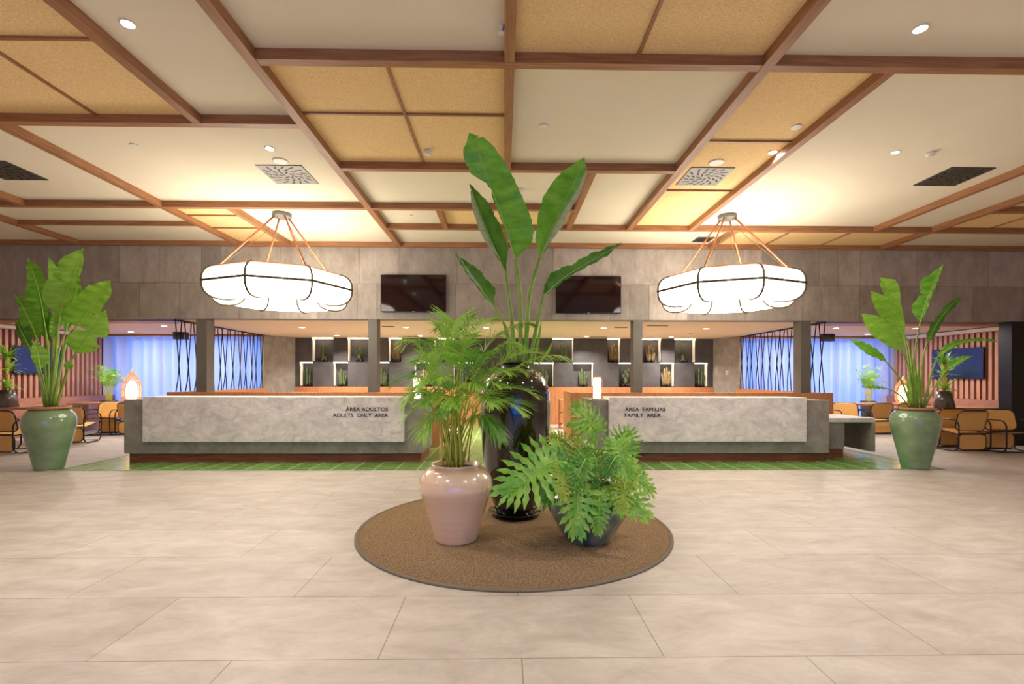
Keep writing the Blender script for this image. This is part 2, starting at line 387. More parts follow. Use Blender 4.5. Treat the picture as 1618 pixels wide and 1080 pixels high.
woven(XB13, XB12, YD, YE); woven(XB5, XB9, YD, YF); woven(XB14, XB8, YE, YF); woven(XB8, WX, YC, YE)

# lounge ceiling trims
for s in (-1, 1):
    a, c = sorted((s*WX, s*6.95))
    trim(a, c, YW+.25, YW+.8, ZL-.02, ZL, M['beam_x'])
    trim(a, c, 14.2, 14.32, ZL-.06, ZL, M['beam_x'])
    a, c = sorted((s*WX, s*(WX-.3)))
    trim(a, c, YW+.25, 14.2, ZL-.1, ZL-.021, M['cream'])

# ------------------------------------------------------------------ niche wall
def nx(px): return ony(px, 560, YN).x
ZN0, ZN1, ZN2 = 1.17, 1.945, ZL
up = [(492.7, 526.4), (549, 582), (614, 634), (686, 719), (873.5, 906), (960, 980), (1013.6, 1044.5), (1066, 1099)]
lo = [(473.4, 494), (526.4, 549.8), (592, 614.8), (655, 686), (717, 748), (843.4, 874.7), (906, 937.3), (978, 1001), (1043, 1065.4), (1098, 1118.4)]
ND = .28
mb = MB(); tints = []
def nb(*a):
    mb.box(*a); tints.extend([random.uniform(.86, 1.12)]*6)
X0, X1 = -6.5, 6.62
for (nl, z0, z1) in ((lo, ZN0, ZN1), (up, ZN1, ZN2)):
    x = X0
    for a, c in nl:
        a, c = nx(a), nx(c)
        w = a-x; k = max(1, round(w/.75))
        for i in range(k): nb(x+w*i/k+.002, x+w*(i+1)/k-.002, YN, YN+ND, z0+.002, z1-.002)
        nb(a, c, YN+ND, YN+ND+.05, z0, z1)
        x = c
    w = X1-x; k = max(1, round(w/.75))
    for i in range(k): nb(x+w*i/k+.002, x+w*(i+1)/k-.002, YN, YN+ND, z0+.002, z1-.002)
    if nl is lo:
        struct('wall_niches_lower', mb, M['dark_stone'], tints=tints); mb = MB(); tints = []
struct('wall_niches_upper', mb, M['dark_stone'], tints=tints); mb = MB(); tints = []
mb.box(X0, X1, YN+.001, YN+ND, ZN1-.002, ZN1+.002); tints += [.8]*6
struct('wall_niche_shelf', mb, M['dark_stone'], tints=tints)
struct('wall_behind_niches', MB().box(X0-.4, X1+.4, YN+ND+.05, YN+ND+.15, 0, ZL), M['conc'])
struct('wall_wainscot', MB().box(X0, X1, YN-.03, YN+ND, 0, ZN0), M['ribbed'])
for s, X in ((-1, X0), (1, X1)):          # angled concrete side returns beside the niches
    p = [(s*6.98, 14.35), (X, YN), (X, YN+ND+.1), (s*6.98+s*.1, YN+ND+.1), (s*7.08, 14.35)]
    if s < 0: p = p[::-1]
    sr = struct('wall_return_left' if s < 0 else 'wall_return_right', MB().prism(p, 0, ZL), M['conc'])
    sr.data.materials[0] = M['conc']
    struct('wall_outer_left' if s < 0 else 'wall_outer_right', MB().box(min(s*6.95, s*7.05), max(s*6.95, s*7.05), 15.0, 15.6, 0, ZL), M['conc'])
ci = 0
random.seed(12)
def cactus_kind(kind, root, h):
    g = M['cactus'] if kind != 1 else M['cactus_b']
    for sx in (-.075, .075):
        MB().lathe([(.055, 0), (.07, .03), (.072, .085), (.06, .1), (.05, .095)], c=(sx, 0, 0), n=16).build('pot', M['potblack'], root)
    if kind == 2:                         # prickly pear pads
        mb = MB()
        for (cx, cz, rw, rh, an) in ((0, .2, .06, .12, 0), (-.07, .34, .05, .09, .5), (.06, .36, .05, .1, -.4), (0, .46, .045, .08, .1), (-.1, .48, .035, .07, .3), (.1, .5, .035, .07, -.3)):
            prof = [(max(.002, math.sin(PI*i/8)*rw), -rh+2*rh*i/8) for i in range(9)]; n = 12
            rows = []
            for rr, z in prof:
                rows.append([Vector((cx+rr*math.cos(2*PI*j/n)*math.cos(an)+z*math.sin(an), .35*rr*math.sin(2*PI*j/n), cz+z*math.cos(an)-rr*math.cos(2*PI*j/n)*math.sin(an))) for j in range(n)])
            mb.grid(rows, wrap=True)
        mb.build('cactus_pads', g, root)
        return
    cols = {0: [(-.07, .5), (-.02, .62), (.05, .52), (.09, .4)], 1: [(-.08, .42), (-.03, .58), (.02, .62), (.07, .52), (.1, .36)], 3: [(.02, .2), (-.03, .6)]}[kind]
    for cx, hh in cols:
        rows = []; n = 20; r0 = .032 if kind != 3 else .045
        for i in range(11):
            t = i/10; rr = r0*(1 if t < .8 else max(.05, math.cos((t-.8)/.2*PI/2)))*(1+.12*math.sin(t*19+cx*90))
            rows.append([Vector((cx*(1+.5*t)+rr*(1+.22*math.cos(j*PI))*math.cos(2*PI*j/n), rr*(1+.22*math.cos(j*PI))*math.sin(2*PI*j/n)+.02*math.sin(cx*77), .07+t*(hh-.07))) for j in range(n)])
        mb = MB(); mb.grid(rows, wrap=True); mb.build('cactus_column', g, root)
ordn = ['first', 'second', 'third', 'fourth', 'fifth', 'sixth', 'seventh', 'eighth', 'ninth', 'tenth']
desc = ['green columnar cactus', 'brownish columnar cactus', 'prickly pear cactus with flat pads', 'slim bright cactus']
kinds_u = [3, 2, 1, 1, 0, 1, 1, 3]; kinds_l = [0, 0, 0, 1, 0, 0, 0, 2, 1, 0]
for nm, nl, z0, z1, kk in (('lower', lo, ZN0, ZN1, kinds_l), ('upper', up, ZN1, ZN2, kinds_u)):
    for i, (a, c) in enumerate(nl):
        xa, xc = nx(a), nx(c)
        st = MB().box(xa+.01, xc-.01, YN+.02, YN+.05, z1-.03, z1-.012).build('led_strip', M['led'])
        tag(st, 'lit strip at the top of the %s niche in the %s row' % (ordn[i], nm), 'light strip', 'light strips in the cactus niches')
        sx = xa if i < len(nl)/2 else xc-.012
        MB().box(sx, sx+.012, YN+.06, YN+ND-.04, z0+.03, z1-.035).build('painted_side_glow', M['niche_glow'], st)  # glowing sliver stands in for light falling on the niche side
        t = thing('potted_cactus', (xa*.5+xc*.5, YN+.13, z0+.001), '%s in the %s niche of the %s row' % (desc[kk[i]], ordn[i], nm), 'cactus', 'cacti in the wall niches')
        cactus_kind(kk[i], t, .6); t.rotation_euler.z = random.uniform(-.3, .3)
        s_ = random.uniform(.9, 1.05); t.scale = (s_, s_, s_)

# ------------------------------------------------------------------ wooden partitions behind the counters
ZP = 1.145
def partition(s):
    x_in = -1.35 if s < 0 else 1.42
    x_out = s*7.03
    a, c = sorted((x_in, x_out))
    nm = 'left' if s < 0 else 'right'
    pr = MB().box(a, c, 10.28, 10.44, .0, ZP)
    struct('wall_partition_'+nm, pr, M['ribbed'])
    a, c = sorted((s*6.9, s*7.03))
    struct('wall_side_partition_'+nm, MB().box(a, c, 10.44, 14.36, 0, ZP), M['ribbed'])
    a, c = sorted((x_in, x_in+s*.12))
    struct('wall_end_partition_'+nm, MB().box(a, c, 10.44, 11.6, 0, ZP), M['ribbed'])
for s in (-1, 1): partition(s)
# columns
for px0, px1, i in ((310, 327, 0), (582, 596, 1), (1001, 1015, 2), (1265, 1281, 3)):
    x0, x1 = ony(px0, 560, 10.46).x, ony(px1, 560, 10.46).x
    struct('column', MB().box(x0, x1, 10.45, 10.72, 0, ZL), M['column'])
x0 = ony(1600, 560, 10.4).x
struct('column_black', MB().box(x0, x0+.45, 10.42, 10.7, 0, ZL), M['black'])

# string screens between ceiling rail and side partition
def strings(s):
    nm = 'left' if s < 0 else 'right'
    where = 'between grey column and adults side curtain' if s < 0 else 'between grey column and family side curtain'
    t = thing('string_screen', (s*6.97, 12.4, ZP), 'black rope screen strung from ceiling rail, '+where, 'screen', 'rope screens beside the desks')
    MB().tube([(0, -1.95, ZL-ZP-.03), (0, 1.95, ZL-ZP-.03)], .018).build('top_rail', M['black'], t)
    random.seed(5)
    ys = [-1.85+i*.3+random.uniform(-.05, .05) for i in range(13)]
    for i, y in enumerate(ys):
        d = random.uniform(.1, .15)
        for k in (-1, 1):
            MB().tube([(0, y+k*d*.9, ZL-ZP-.03), (.01*k, y-k*.05+.02, .25), (0, y-k*.08, 0)], .011, n=6).build('rope', M['black'], t)
for s in (-1, 1): strings(s)

# curtains
def curtain(x0, x1, label):
    mb = MB(); n = int((x1-x0)*60); rows = []
    for z in (.03, .6, 1.2, 1.8, 2.3, 2.6, 2.68):
        rw = []
        for i in range(n+1):
            x = x0+(x1-x0)*i/n
            y = 14.6+.075*math.sin(x*19+1.6*math.sin(x*3.1))+.025*math.sin(x*11.3+z*.4)+.01*math.sin(x*61)
            rw.append(Vector((x, y, z)))
        rows.append(rw)
    mb.grid(rows)
    o = mb.build('curtain', M['curtain']); tag(o, label, 'curtain', 'floor length sheer curtains')
curtain(-WX+.05, -7.02, 'sheer white curtain lit blue from outside, by the left lounge')
curtain(7.02, WX-.05, 'sheer white curtain lit blue from outside, by the right lounge')

# slatted lounge walls, wainscot, wall screens
def slats(s):
    nm = 'left' if s < 0 else 'right'
    f = lambda v: s*(WX-v)
    a, c = sorted((f(0), f(.02)))
    struct('wall_slat_backing_'+nm, MB().box(a, c, YW+.2, 15.0, .94, ZL-.1), M['slat_back'])
    mb = MB(); y = YW+.25; k = 0
    while y < 14.9:
        a, c = sorted((f(.02), f(.075))); w = .075 if s < 0 else .085
        mb.box(a, c, y, y+w, .94, ZL-.1); y += .15; k += 1
    struct('wall_slats_'+nm, mb, M['slat'])
    a, c = sorted((f(0), f(.35)))
    struct('wall_bench_'+nm, MB().box(a, c, YW+.2, 15.0, 0, .94), M['wains'])
for s in (-1, 1): slats(s)
def wall_tv(p0, p1, z0, z1, s, label):
    t = thing('wall_television', (s*(WX-.14), (p0+p1)/2, z0), label, 'television')
    h = (p1-p0)/2; hh = z1-z0
    a, c = sorted((0, s*.03)); MB().box(a, c, -h, h, 0, hh).build('casing', M['black'], t, bevel=.004)
    a, c = sorted((0, -s*.004)); MB().box(a, c, -h+.015, h-.015, .02, hh-.015).build('screen', M['screen_blue'], t)
    a, c = sorted((s*.03, s*.062)); MB().box(a, c, -.2, .2, .15, hh-.2).build('wall_bracket', M['black'], t)
wall_tv(11.9, 13.15, 1.53, 2.22, -1, 'dark blue television on slatted wall behind left lounge plant')
wall_tv(11.75, 13.2, 1.45, 2.24, 1, 'dark blue television on slatted wall of right lounge')

# televisions on the stone wall
def stone_tv(px0, px1, py0, py1, label):
    a, c = ony(px0, py0, YW-.07), ony(px1, py1, YW-.07)
    t = thing('television', ((a.x+c.x)/2, YW-.07, c.z), label, 'television', 'televisions on the stone wall')
    w, h = (c.x-a.x)/2, a.z-c.z
    MB().box(-w, w, 0, .035, 0, h).build('casing', M['black'], t, bevel=.004)
    MB().box(-w+.014, w-.014, -.004, 0, .02, h-.012).build('screen', M['screen'], t)
    MB().box(-.25, .25, .035, .068, .2, h-.2).build('wall_bracket', M['black'], t)
    MB().box(-.02, .02, -.007, -.002, .004, .014).build('power_light', M['white'], t)
stone_tv(601.5, 704.5, 433.5, 493, 'black television on grey stone wall beside left pendant')
stone_tv(878.5, 981.5, 435.5, 495, 'black television on grey stone wall, partly behind banana leaf')

# ------------------------------------------------------------------ reception counters
YFc = 8.35
def counter(xa, xb, pxa, pxb, label, s):
    t = thing('reception_counter', ((xa+xb)/2, YFc, 0), label, 'reception counter')
    w = (xb-xa)/2
    MB().box(-w, w, 0, 1.1, .16, 1.075).build('body', M['conc'], t, bevel=.006)
    MB().box(-w+.04, w-.04, .07, 1.03, .006, .16).build('plinth', M['plinth'], t)
    cx = (xa+xb)/2
    p0, p1 = ony(pxa, 650, YFc-.1).x-cx, ony(pxb, 650, YFc-.1).x-cx
    mb = MB()
    pts = [(-.1, .37), (0, .37), (0, 1.077), (.5, 1.077), (.5, 1.125), (-.1, 1.125)]
    n = 0; k = len(pts)
    mb.v = [(p0, y, z) for y, z in pts]+[(p1, y, z) for y, z in pts]
    mb.f = [tuple(range(k)), tuple(reversed(range(k, 2*k)))]+[(i, k+i, k+(i+1) % k, (i+1) % k) for i in range(k)]
    mb.f = [tuple(reversed(f)) for f in mb.f]; mb.s = [False]*len(mb.f)
    pn = mb.build('front_panel', M['conc_light'], t, bevel=.006); pn['label'] = 'pale concrete front panel'
    return t, cx
cl, cxl = counter(-6.42, -1.385, 225, 638, 'long grey concrete reception counter lettered ADULTS ONLY AREA', -1)
cr, cxr = counter(1.5, 5.64, 963, 1275, 'long grey concrete reception counter lettered FAMILY AREA', 1)
def lettering(par, cx, txt, px0, px1, pyb, cap):
    cu = bpy.data.curves.new('lettering', 'FONT'); cu.body = txt; cu.size = 1; cu.extrude = .004
    tmp = bpy.data.objects.new('lettering', cu); COL.objects.link(tmp); bpy.context.view_layer.update()
    me = bpy.data.meshes.new_from_object(tmp.evaluated_get(bpy.context.evaluated_depsgraph_get()))
    COL.objects.unlink(tmp); bpy.data.objects.remove(tmp)
    xs = [v.co.x for v in me.vertices]; x0, x1 = min(xs), max(xs)
    a, c = ony(px0, pyb, YFc-.105), ony(px1, pyb, YFc-.105); hc = .72
    cap_m = cap*YFc/F
    for v in me.vertices:
        x, y, z = v.co
        v.co = (a.x-cx+(x-x0)/(x1-x0)*(c.x-a.x), -.1-.004+(-z), a.z+y/hc*cap_m)
    me.materials.clear(); me.materials.append(M['letters'])
    o = bpy.data.objects.new('lettering', me); COL.objects.link(o); o.parent = par; o['label'] = 'black raised letters'
lettering(cl, cxl, 'ÁREA ADULTOS', 546, 613, 649.2, 6.0)
lettering(cl, cxl, 'ADULTS  ONLY  AREA', 526, 613, 658.6, 6.0)
lettering(cr, cxr, 'ÁREA  FAMILIAS', 987.5, 1051.5, 649.2, 6.0)
lettering(cr, cxr, 'FAMILY  AREA', 987.5, 1044, 658.6, 6.0)

# low concrete side desk at the right end
t = thing('side_desk', (5.66, 8.75, 0), 'low concrete side desk at the outer end of the family counter', 'desk')
MB().box(0.0, 1.1, .0, .95, .655, .735).build('desk_top', M['conc_light'], t, bevel=.005)
MB().box(1.04, 1.1, .0, .95, .12, .654).build('end_panel', M['conc'], t, bevel=.004)
MB().box(0.0, .56, .04, .9, .17, .654).build('base_panel', M['conc'], t, bevel=.004)
MB().box(0.0, .55, .06, .88, .007, .17).build('plinth', M['plinth'], t)
# small wooden rack standing between the desks
p = onz(895, 677, 0)
t = thing('wooden_rack', (p.x, p.y, .007), 'small open wooden rack on green tiles behind the counters', 'rack')
for dx in (-.19, .15):
    for dy in (0, .3): MB().box(dx, dx+.05, dy, dy+.05, 0, .8).build('leg', M['ribbed'], t)
for z in (.12, .45, .8): MB().box(-.19, .2, 0, .35, z, z+.03).build('shelf', M['ribbed'], t)
# light switch
p = ony(1147, 590, 15.0)
o = MB().box(6.76, 6.84, 14.72, 14.74, 1.55, 1.69).build('light_switch', M['white']); o.location = (0, 0, 0)
tag(o, 'small white switch plate on the concrete wall right of the niches', 'light switch')

# ------------------------------------------------------------------ table lamps and lanterns
def white_lamp(px, py, label):
    y = YFc+.16; p = ony(px, py, y)
    t = thing('table_lantern', (p.x, y, 1.077), label, 'lamp', 'white lanterns on the counters')
    MB().lathe([(.085, 0), (.085, .012), (.06, .016)], n=24).build('base', M['brass'], t)
    MB().lathe([(.062, .017), (.066, .05), (.066, .36), (.05, .385)], n=24).build('lamp_shade', M['lamp_on'], t)
    mb = MB()
    for i in range(6):
        a = i*PI/3+.3; mb.tube([(.075*math.cos(a), .075*math.sin(a), .012), (.105*math.cos(a), .105*math.sin(a), .1), (.105*math.cos(a), .105*math.sin(a), .3), (.075*math.cos(a), .075*math.sin(a), .4)], .003, n=6)
    mb.tube([(.075*math.cos(i*PI/12), .075*math.sin(i*PI/12), .4) for i in range(24)], .004, n=6, closed=True)
    mb.build('wire_frame', M['copper'], t)
white_lamp(659, 629, 'white lit lantern on inner end of adults counter, behind the palm')
white_lamp(943.5, 629, 'white lit lantern on inner end of family area counter')
def wicker(px, y, z, sc, label):
    p = ony(px, 600, y)
    t = thing('wicker_lantern', (p.x, y, z), label, 'lantern', 'glowing wicker lanterns')
    t.scale = (sc,)*3
    prof = [(.11, 0), (.135, .08), (.14, .22), (.12, .34), (.08, .42), (.02, .5), (.006, .56)]
    MB().lathe([(.055, .02), (.08, .07), (.085, .2), (.07, .3), (.03, .36)], n=20).build('glowing_bulb', M['lantern_on'], t)
    mb = MB()
    for i in range(18):
        a = 2*PI*i/18; mb.tube([(r_*math.cos(a), r_*math.sin(a), z_) for r_, z_ in prof], .005, n=5)
    for r_, z_ in prof[:5]: mb.tube([(r_*math.cos(2*PI*i/24), r_*math.sin(2*PI*i/24), z_) for i in range(24)], .006, n=5, closed=True)
    mb.lathe([(.11, 0), (.11, .01)], n=24)
    mb.build('wicker_cage', M['wicker'], t)
wicker(208.5, 13.1, .8, 1.55, 'glowing wicker lantern just past the outer end of adults counter')

# ------------------------------------------------------------------ pendants
def pendant(cx, cy, zc, label):
    q = 1.543; R8 = [(-90+45*i)*PI/180 for i in range(8)]
    t = thing('pendant_light', (cx, cy, zc), label, 'pendant light', 'ring shaped pendant lights')
    sec = []
    for j in range(24):
        a = 2*PI*j/24; c_, s_ = math.cos(a), math.sin(a)
        sec.append((.598+.19*abs(c_)**.8*(1 if c_ > 0 else -1), .168*abs(s_)**.8*(1 if s_ > 0 else -1)))
    rows = [[Vector((q*rr*math.cos(a), q*rr*math.sin(a), q*zz)) for rr, zz in sec] for a in R8]
    mb = MB(); n = 24
    for rw in rows: mb.v += [tuple(p) for p in rw]
    for i in range(8):
        i2 = (i+1) % 8
        for j in range(n):
            j2 = (j+1) % n; mb.f.append((i*n+j, i2*n+j, i2*n+j2, i*n+j2)); mb.s.append(False)
    sh = mb.build('lamp_shade', M['pendant'], t); sh['label'] = 'glowing white ring shade'
    for a in R8:
        MB().tube([(q*(.598+(rr-.598)*1.045)*math.cos(a), q*(.598+(rr-.598)*1.045)*math.sin(a), q*zz*1.045) for rr, zz in sec], .017, n=6, closed=True).build('rib', M['band'], t)
    MB().tube([(q*.799*math.cos(a), q*.799*math.sin(a), 0) for a in R8], .021, n=6, closed=True).build('equator_band', M['band'], t)
    MB().tube([(q*.66*math.cos(a), q*.66*math.sin(a), q*.17) for a in R8], .014, n=6, closed=True).build('top_ring', M['copper'], t)
    top = ZC-zc
    for i in (1, 3, 5, 7):
        a = R8[i]
        MB().tube([(.1*math.cos(a), .1*math.sin(a), top-.04), (q*.64*math.cos(a), q*.64*math.sin(a), q*.172)], .016, n=8).build('suspension_rod', M['copper'], t)
        MB().tube([(.06*math.cos(a+.3), .06*math.sin(a+.3), top-.04), (.3*math.cos(a+.12), .3*math.sin(a+.12), top-.42), (q*.62*math.cos(a), q*.62*math.sin(a), q*.172)], .004, n=5).build('cable', M['brass'], t)
    MB().lathe([(.15, top-.07), (.16, top-.06), (.16, top-.002)], n=32).build('canopy', M['grille'], t)
pa = onz(440, 337, ZC); pb = onz(1149, 340, ZC)
pendant(pa.x+.06, pa.y, 2.99, 'glowing octagonal ring pendant above the adults only counter')
pendant(pb.x, pb.y, 2.98, 'glowing octagonal ring pendant above the family area counter')

# ------------------------------------------------------------------ ceiling fittings
def vent(px, py, z, w, label, dark=False, rz=0):
    p = onz(px, py, z)
    t = thing('ceiling_vent', (p.x, p.y, z-.012), label, 'vent', 'square swirl ceiling vents', rz=rz)
    MB().box(-w/2, w/2, -w/2, w/2, 0, .012).build('plate', M['grille_dark' if dark else 'grille'], t)
    mb = MB()
    for ring, (r0, r1, n) in enumerate(((.05, .12, 7), (.14, .2, 11), (.22, .31, 16))):
        for i in range(n):
            a = 2*PI*i/n+ring*.2; a2 = a+.5*(.12/r1)
            r1_ = min(r1, (w/2-.03)/max(abs(math.cos(a2)), abs(math.sin(a2))))
            c0, c1 = Vector((r0*w/.6*math.cos(a), r0*w/.6*math.sin(a), 0)), Vector((r1_*w/.6*math.cos(a2), r1_*w/.6*math.sin(a2), 0))
            d = (c1-c0).normalized(); sdv = Vector((-d.y, d.x, 0))*.013
            k = len(mb.v)
            for q_ in (c0-sdv, c1-sdv, c1+sdv, c0+sdv): mb.v.append((q_.x, q_.y, -.001))
            for q_ in (c0-sdv, c1-sdv, c1+sdv, c0+sdv): mb.v.append((q_.x, q_.y, .004))
            for f in ((0, 3, 2, 1), (4, 5, 6, 7), (0, 1, 5, 4), (1, 2, 6, 5), (2, 3, 7, 6), (3, 0, 4, 7)): mb.f.append(tuple(k+i_ for i_ in f)); mb.s.append(False)
    mb.build('swirl_slots', M['slot'], t)
vent(455.5, 275.5, ZC, .62, 'grey swirl vent in cream ceiling above left pendant')
vent(1113, 278.5, ZC-.008, .6, 'grey swirl vent in woven ceiling strip near right pendant')
vent(1505.5, 279, ZC, .62, 'dark swirl vent in cream ceiling, rightmost of the vents', True)
vent(8, 269, ZC, .62, 'dark swirl vent at the left edge of the picture', True)
vent(1111, 378, ZC, .35, 'small dark vent in ceiling next to stone wall, behind right pendant', True)

def downlight(px, py, z, rad, on, label, grp, power=0):
    p = onz(px, py, z)
    t = thing('downlight', (p.x, p.y, z-.008), label, 'downlight', grp)
    MB().lathe([(rad*.82, 0), (rad, 0), (rad, .008)], n=28).build('trim_ring', M['white'], t)
    MB().lathe([(.001, 0), (rad*.8, 0)], c=(0, 0, -.0015), n=28, close=False).build('lens', M['down_on'] if on else M['white'], t)
    if power: area('ceiling_area_light', (p.x, p.y, z-.02), rad*1.5, power, WARM, spread=2.3)
HG = 'recessed downlights in the hall ceiling'
downlight(202, 37, ZC, .06, True, 'bright round downlight in cream ceiling at upper left corner', HG, HALL_LAMP)
downlight(1454, 45, ZC, .06, True, 'bright round downlight in cream ceiling at upper right corner', HG, HALL_LAMP)
downlight(426, 234, ZC, .06, True, 'small bright downlight beside the left grey ceiling vent', HG, HALL_LAMP*.8)
downlight(1221, 240, ZC-.008, .06, True, 'small bright downlight in woven strip by the wood beam', HG, HALL_LAMP*.8)
downlight(212, 229, ZC, .05, False, 'tiny unlit downlight in cream ceiling above left plant', HG)
downlight(1415, 240, ZC, .05, True, 'tiny lit downlight in cream ceiling beside the right smoke detector', HG)
downlight(859, 199, ZC, .06, False, 'unlit round downlight in cream ceiling above the centre banana leaf', HG)
downlight(1258, 200, ZC-.008, .06, False, 'unlit round downlight in woven strip beside diagonal beam', HG)
def disc(name, px, py, z, prof, label, cat, m='white'):
    p = onz(px, py, z)
    o = MB().lathe([(r_, -h_) for r_, h_ in prof][::-1], n=28).build(name, M[m]); o.location = (p.x, p.y, z-.001)
    tag(o, label, cat); return o
disc('ceiling_speaker', 443, 254, ZC, [(.1, 0), (.1, .008), (.085, .014)], 'round flat white speaker above the left grey vent', 'speaker')
disc('ceiling_speaker', 1132, 256, ZC-.008, [(.1, 0), (.1, .008), (.085, .014)], 'round flat cream speaker in woven strip above right vent', 'speaker')
sd = [(.05, 0), (.05, .02), (.045, .04), (.03, .055)]
disc('smoke_detector', 676, 238, ZC-.008, sd, 'white smoke detector on woven panel left of centre plant', 'smoke detector')
disc('smoke_detector', 823, 299, ZC, sd, 'white smoke detector between the two tall banana leaves', 'smoke detector')
disc('smoke_detector', 1470, 241, ZC, sd, 'white smoke detector on cream ceiling above rightmost vent', 'smoke detector')
disc('sprinkler_head', 793, 42, ZC, [(.035, 0), (.035, .01), (.012, .015), (.012, .05), (.03, .055)], 'small sprinkler head beside the centre ceiling beam', 'sprinkler')
disc('sensor', 650, 340, ZC, [(.03, 0), (.02, .01)], 'tiny round sensor in cream ceiling left of the centre plant', 'sensor')
a, c = onz(888, 384, ZC), onz(1034, 384, ZC)
o = MB().box(a.x, c.x, a.y-.02, a.y+.02, ZC-.02, ZC-.0005).build('slot_diffuser', M['beam_x']); tag(o, 'long narrow brown slot diffuser in cream ceiling by stone wall', 'air diffuser')

OG = 'downlights in the lower ceiling behind the counters'
for px, py, lb in ((477, 516.6, 'lit downlight under soffit right of left rope screen, front row'), (532, 529.4, 'lit downlight over the second upper niche from left'),
                   (641.7, 516.6, 'lit downlight under soffit beneath left television'), (664, 530, 'lit downlight near niche wall left of palm'),
                   (953.7, 517.8, 'lit downlight under soffit beneath right television'), (926.7, 531, 'lit downlight near niche wall beneath right television'),
                   (1116, 518.6, 'lit downlight under soffit beneath right pendant'), (1060.6, 531.8, 'lit downlight above the upper niche near right column'),
                   (768, 517.2, 'lit downlight under soffit behind the palm')):
    downlight(px, py, ZL, .08, True, lb, OG, OFFICE_LAMP)
for px, py, w, lb in ((613.5, 515.4, .3, 'dark slot vent right of the inner left column'), (652, 531, .5, 'dark slot vent above niches left of palm'),
                      (981, 517, .32, 'dark slot vent left of the inner right column'), (1039, 514, .5, 'dark slot vent right of the inner right column'),
                      (946, 532, .5, 'dark slot vent above niches right of black vase'), (738, 512.6, .5, 'dark slot vent under soffit behind the palm top')):
    p = onz(px, py, ZL); o = MB().box(-w/2, w/2, -.06, .06, -.006, 0).build('slot_vent', M['slot']); o.location = (p.x, p.y, ZL-.001)
    tag(o, lb, 'vent', 'slot vents in the lower ceiling')
disc('smoke_detector', 1091, 526, ZL, sd, 'smoke detector under soffit between right pendant and niches', 'smoke detector')
for px, py, lb in ((286, 525, 'black box speaker hanging under left lounge ceiling'), (1307, 529, 'black box speaker hanging under right lounge ceiling')):
    p = ony(px, py, 13.6); o = MB().box(-.16, .16, -.1, .1, -.1, .1).build('box_speaker', M['black'], bevel=.008); o.location = (p.x, 13.6, ZL-.101)
    tag(o, lb, 'speaker', 'black box speakers')
for s in (-1, 1):
    for i, (x, y) in enumerate(((8.2, 11.9), (10.2, 11.9), (8.2, 13.5), (10.2, 13.5))):
        t = thing('downlight', (s*x, y, ZL-.008), 'lit downlight in %s lounge ceiling, %s row, %s' % ('left' if s < 0 else 'right', 'front' if y < 12 else 'rear', 'near rope screen' if x < 9 else 'near slatted wall'), 'downlight', 'downlights in the lounge ceilings')
        MB().lathe([(.06, 0), (.075, 0), (.075, .008)], n=24).build('trim_ring', M['white'], t)
        MB().lathe([(.001, 0), (.058, 0)], c=(0, 0, -.0015), n=24, close=False).build('lens', M['down_on'], t)
        area('ceiling_area_light', (s*x, y, ZL-.02), .12, LOUNGE_LAMP, WARM)

# ------------------------------------------------------------------ rug
RC = (.101, 4.78)
t = thing('round_rug', (RC[0], RC[1], 0), 'large round brown loop rug under the three centre pots', 'rug')
MB().lathe([(1.455, 0), (1.455, .012), (.001, .0125)], n=128).build('pile', M['rug'], t)
MB().lathe([(1.455, 0), (1.49, 0), (1.49, .012), (1.48, .016), (1.46, .016), (1.455, .012)], n=128, close=False).build('binding', M['rug_edge'], t)
RZ = .0165

# ------------------------------------------------------------------ plants
def blade(par, base_y, tip_y, mid, lw, rw, m='leaf', tw=0.0, fold=.35, tears=(), seed=0, petiole=None, prad=(.018, .012), rip=.012, name='leaf'):
    """banana leaf: midrib through the points, blade half widths left and right of it from base to tip"""
    rnd = random.Random(seed); n = 44; k = len(mid)
    P = [ony(x, y, base_y+(tip_y-base_y)*i/(k-1)) for i, (x, y) in enumerate(mid)]
    C = catmull(P, n); rows = []
    cam_p = Vector((0, 0, H))
    tset = {int(tt*n): dd for tt, dd in tears}
    for i in range(n+1):
        T = (C[min(i+1, n)]-C[max(i-1, 0)]).normalized()
        V = (C[i]-cam_p); d = V.length; V.normalize()
        S = -(T.cross(V)).normalized()                   # to the right of travel
        Nn = S.cross(T).normalized()
        if Nn.dot(V) > 0: Nn = -Nn
        S2 = (S*math.cos(tw)+Nn*math.sin(tw)); N2 = (Nn*math.cos(tw)-S*math.sin(tw))
        row = []
        t_ = i/n; wl, wr = interp(lw, t_)*C[i].y/F, interp(rw, t_)*C[i].y/F
        if i in tset:
            if tset[i] < 0: wl *= (1+tset[i])
            else: wr *= (1-tset[i])
        wl *= 1+rnd.uniform(-.03, .03); wr *= 1+rnd.uniform(-.03, .03)
        for u_ in (-1, -.75, -.5, -.25, 0, .25, .5, .75, 1):
            w = wl if u_ < 0 else wr; au = abs(u_)
            wv = rip*math.sin(i*.9+seed+u_*2)*au+rip*.6*math.sin(i*2.3+seed*3)*au
            f_ = fold*(au-.55*au*au)
            row.append(C[i]+S2*(w*u_*math.cos(fold*.6))+N2*(w*f_+wv))
        rows.append(row)
    mb = MB(); mb.grid(rows)
    lf = mb.build(name, M[m], par)
    mr = [c+ (cam_p-c).normalized()*.004 for c in C]
    MB().tube(mr, [.009*(1-i/n*.8) for i in range(n+1)], n=6).build('midrib', M['midrib'], lf)
    if petiole:
        PP = catmull([Vector(p) for p in petiole]+[C[0]], 14)
        PP[-1] = mr[0]
        a, b_ = prad
        MB().tube(PP, [a+(b_-a)*i/14 for i in range(15)], n=8).build('leaf_stalk', M['stem'], lf)
    lf.matrix_parent_inverse = par.matrix_world.inverted() if False else Matrix.Translation(-Vector(par.location))
    return lf

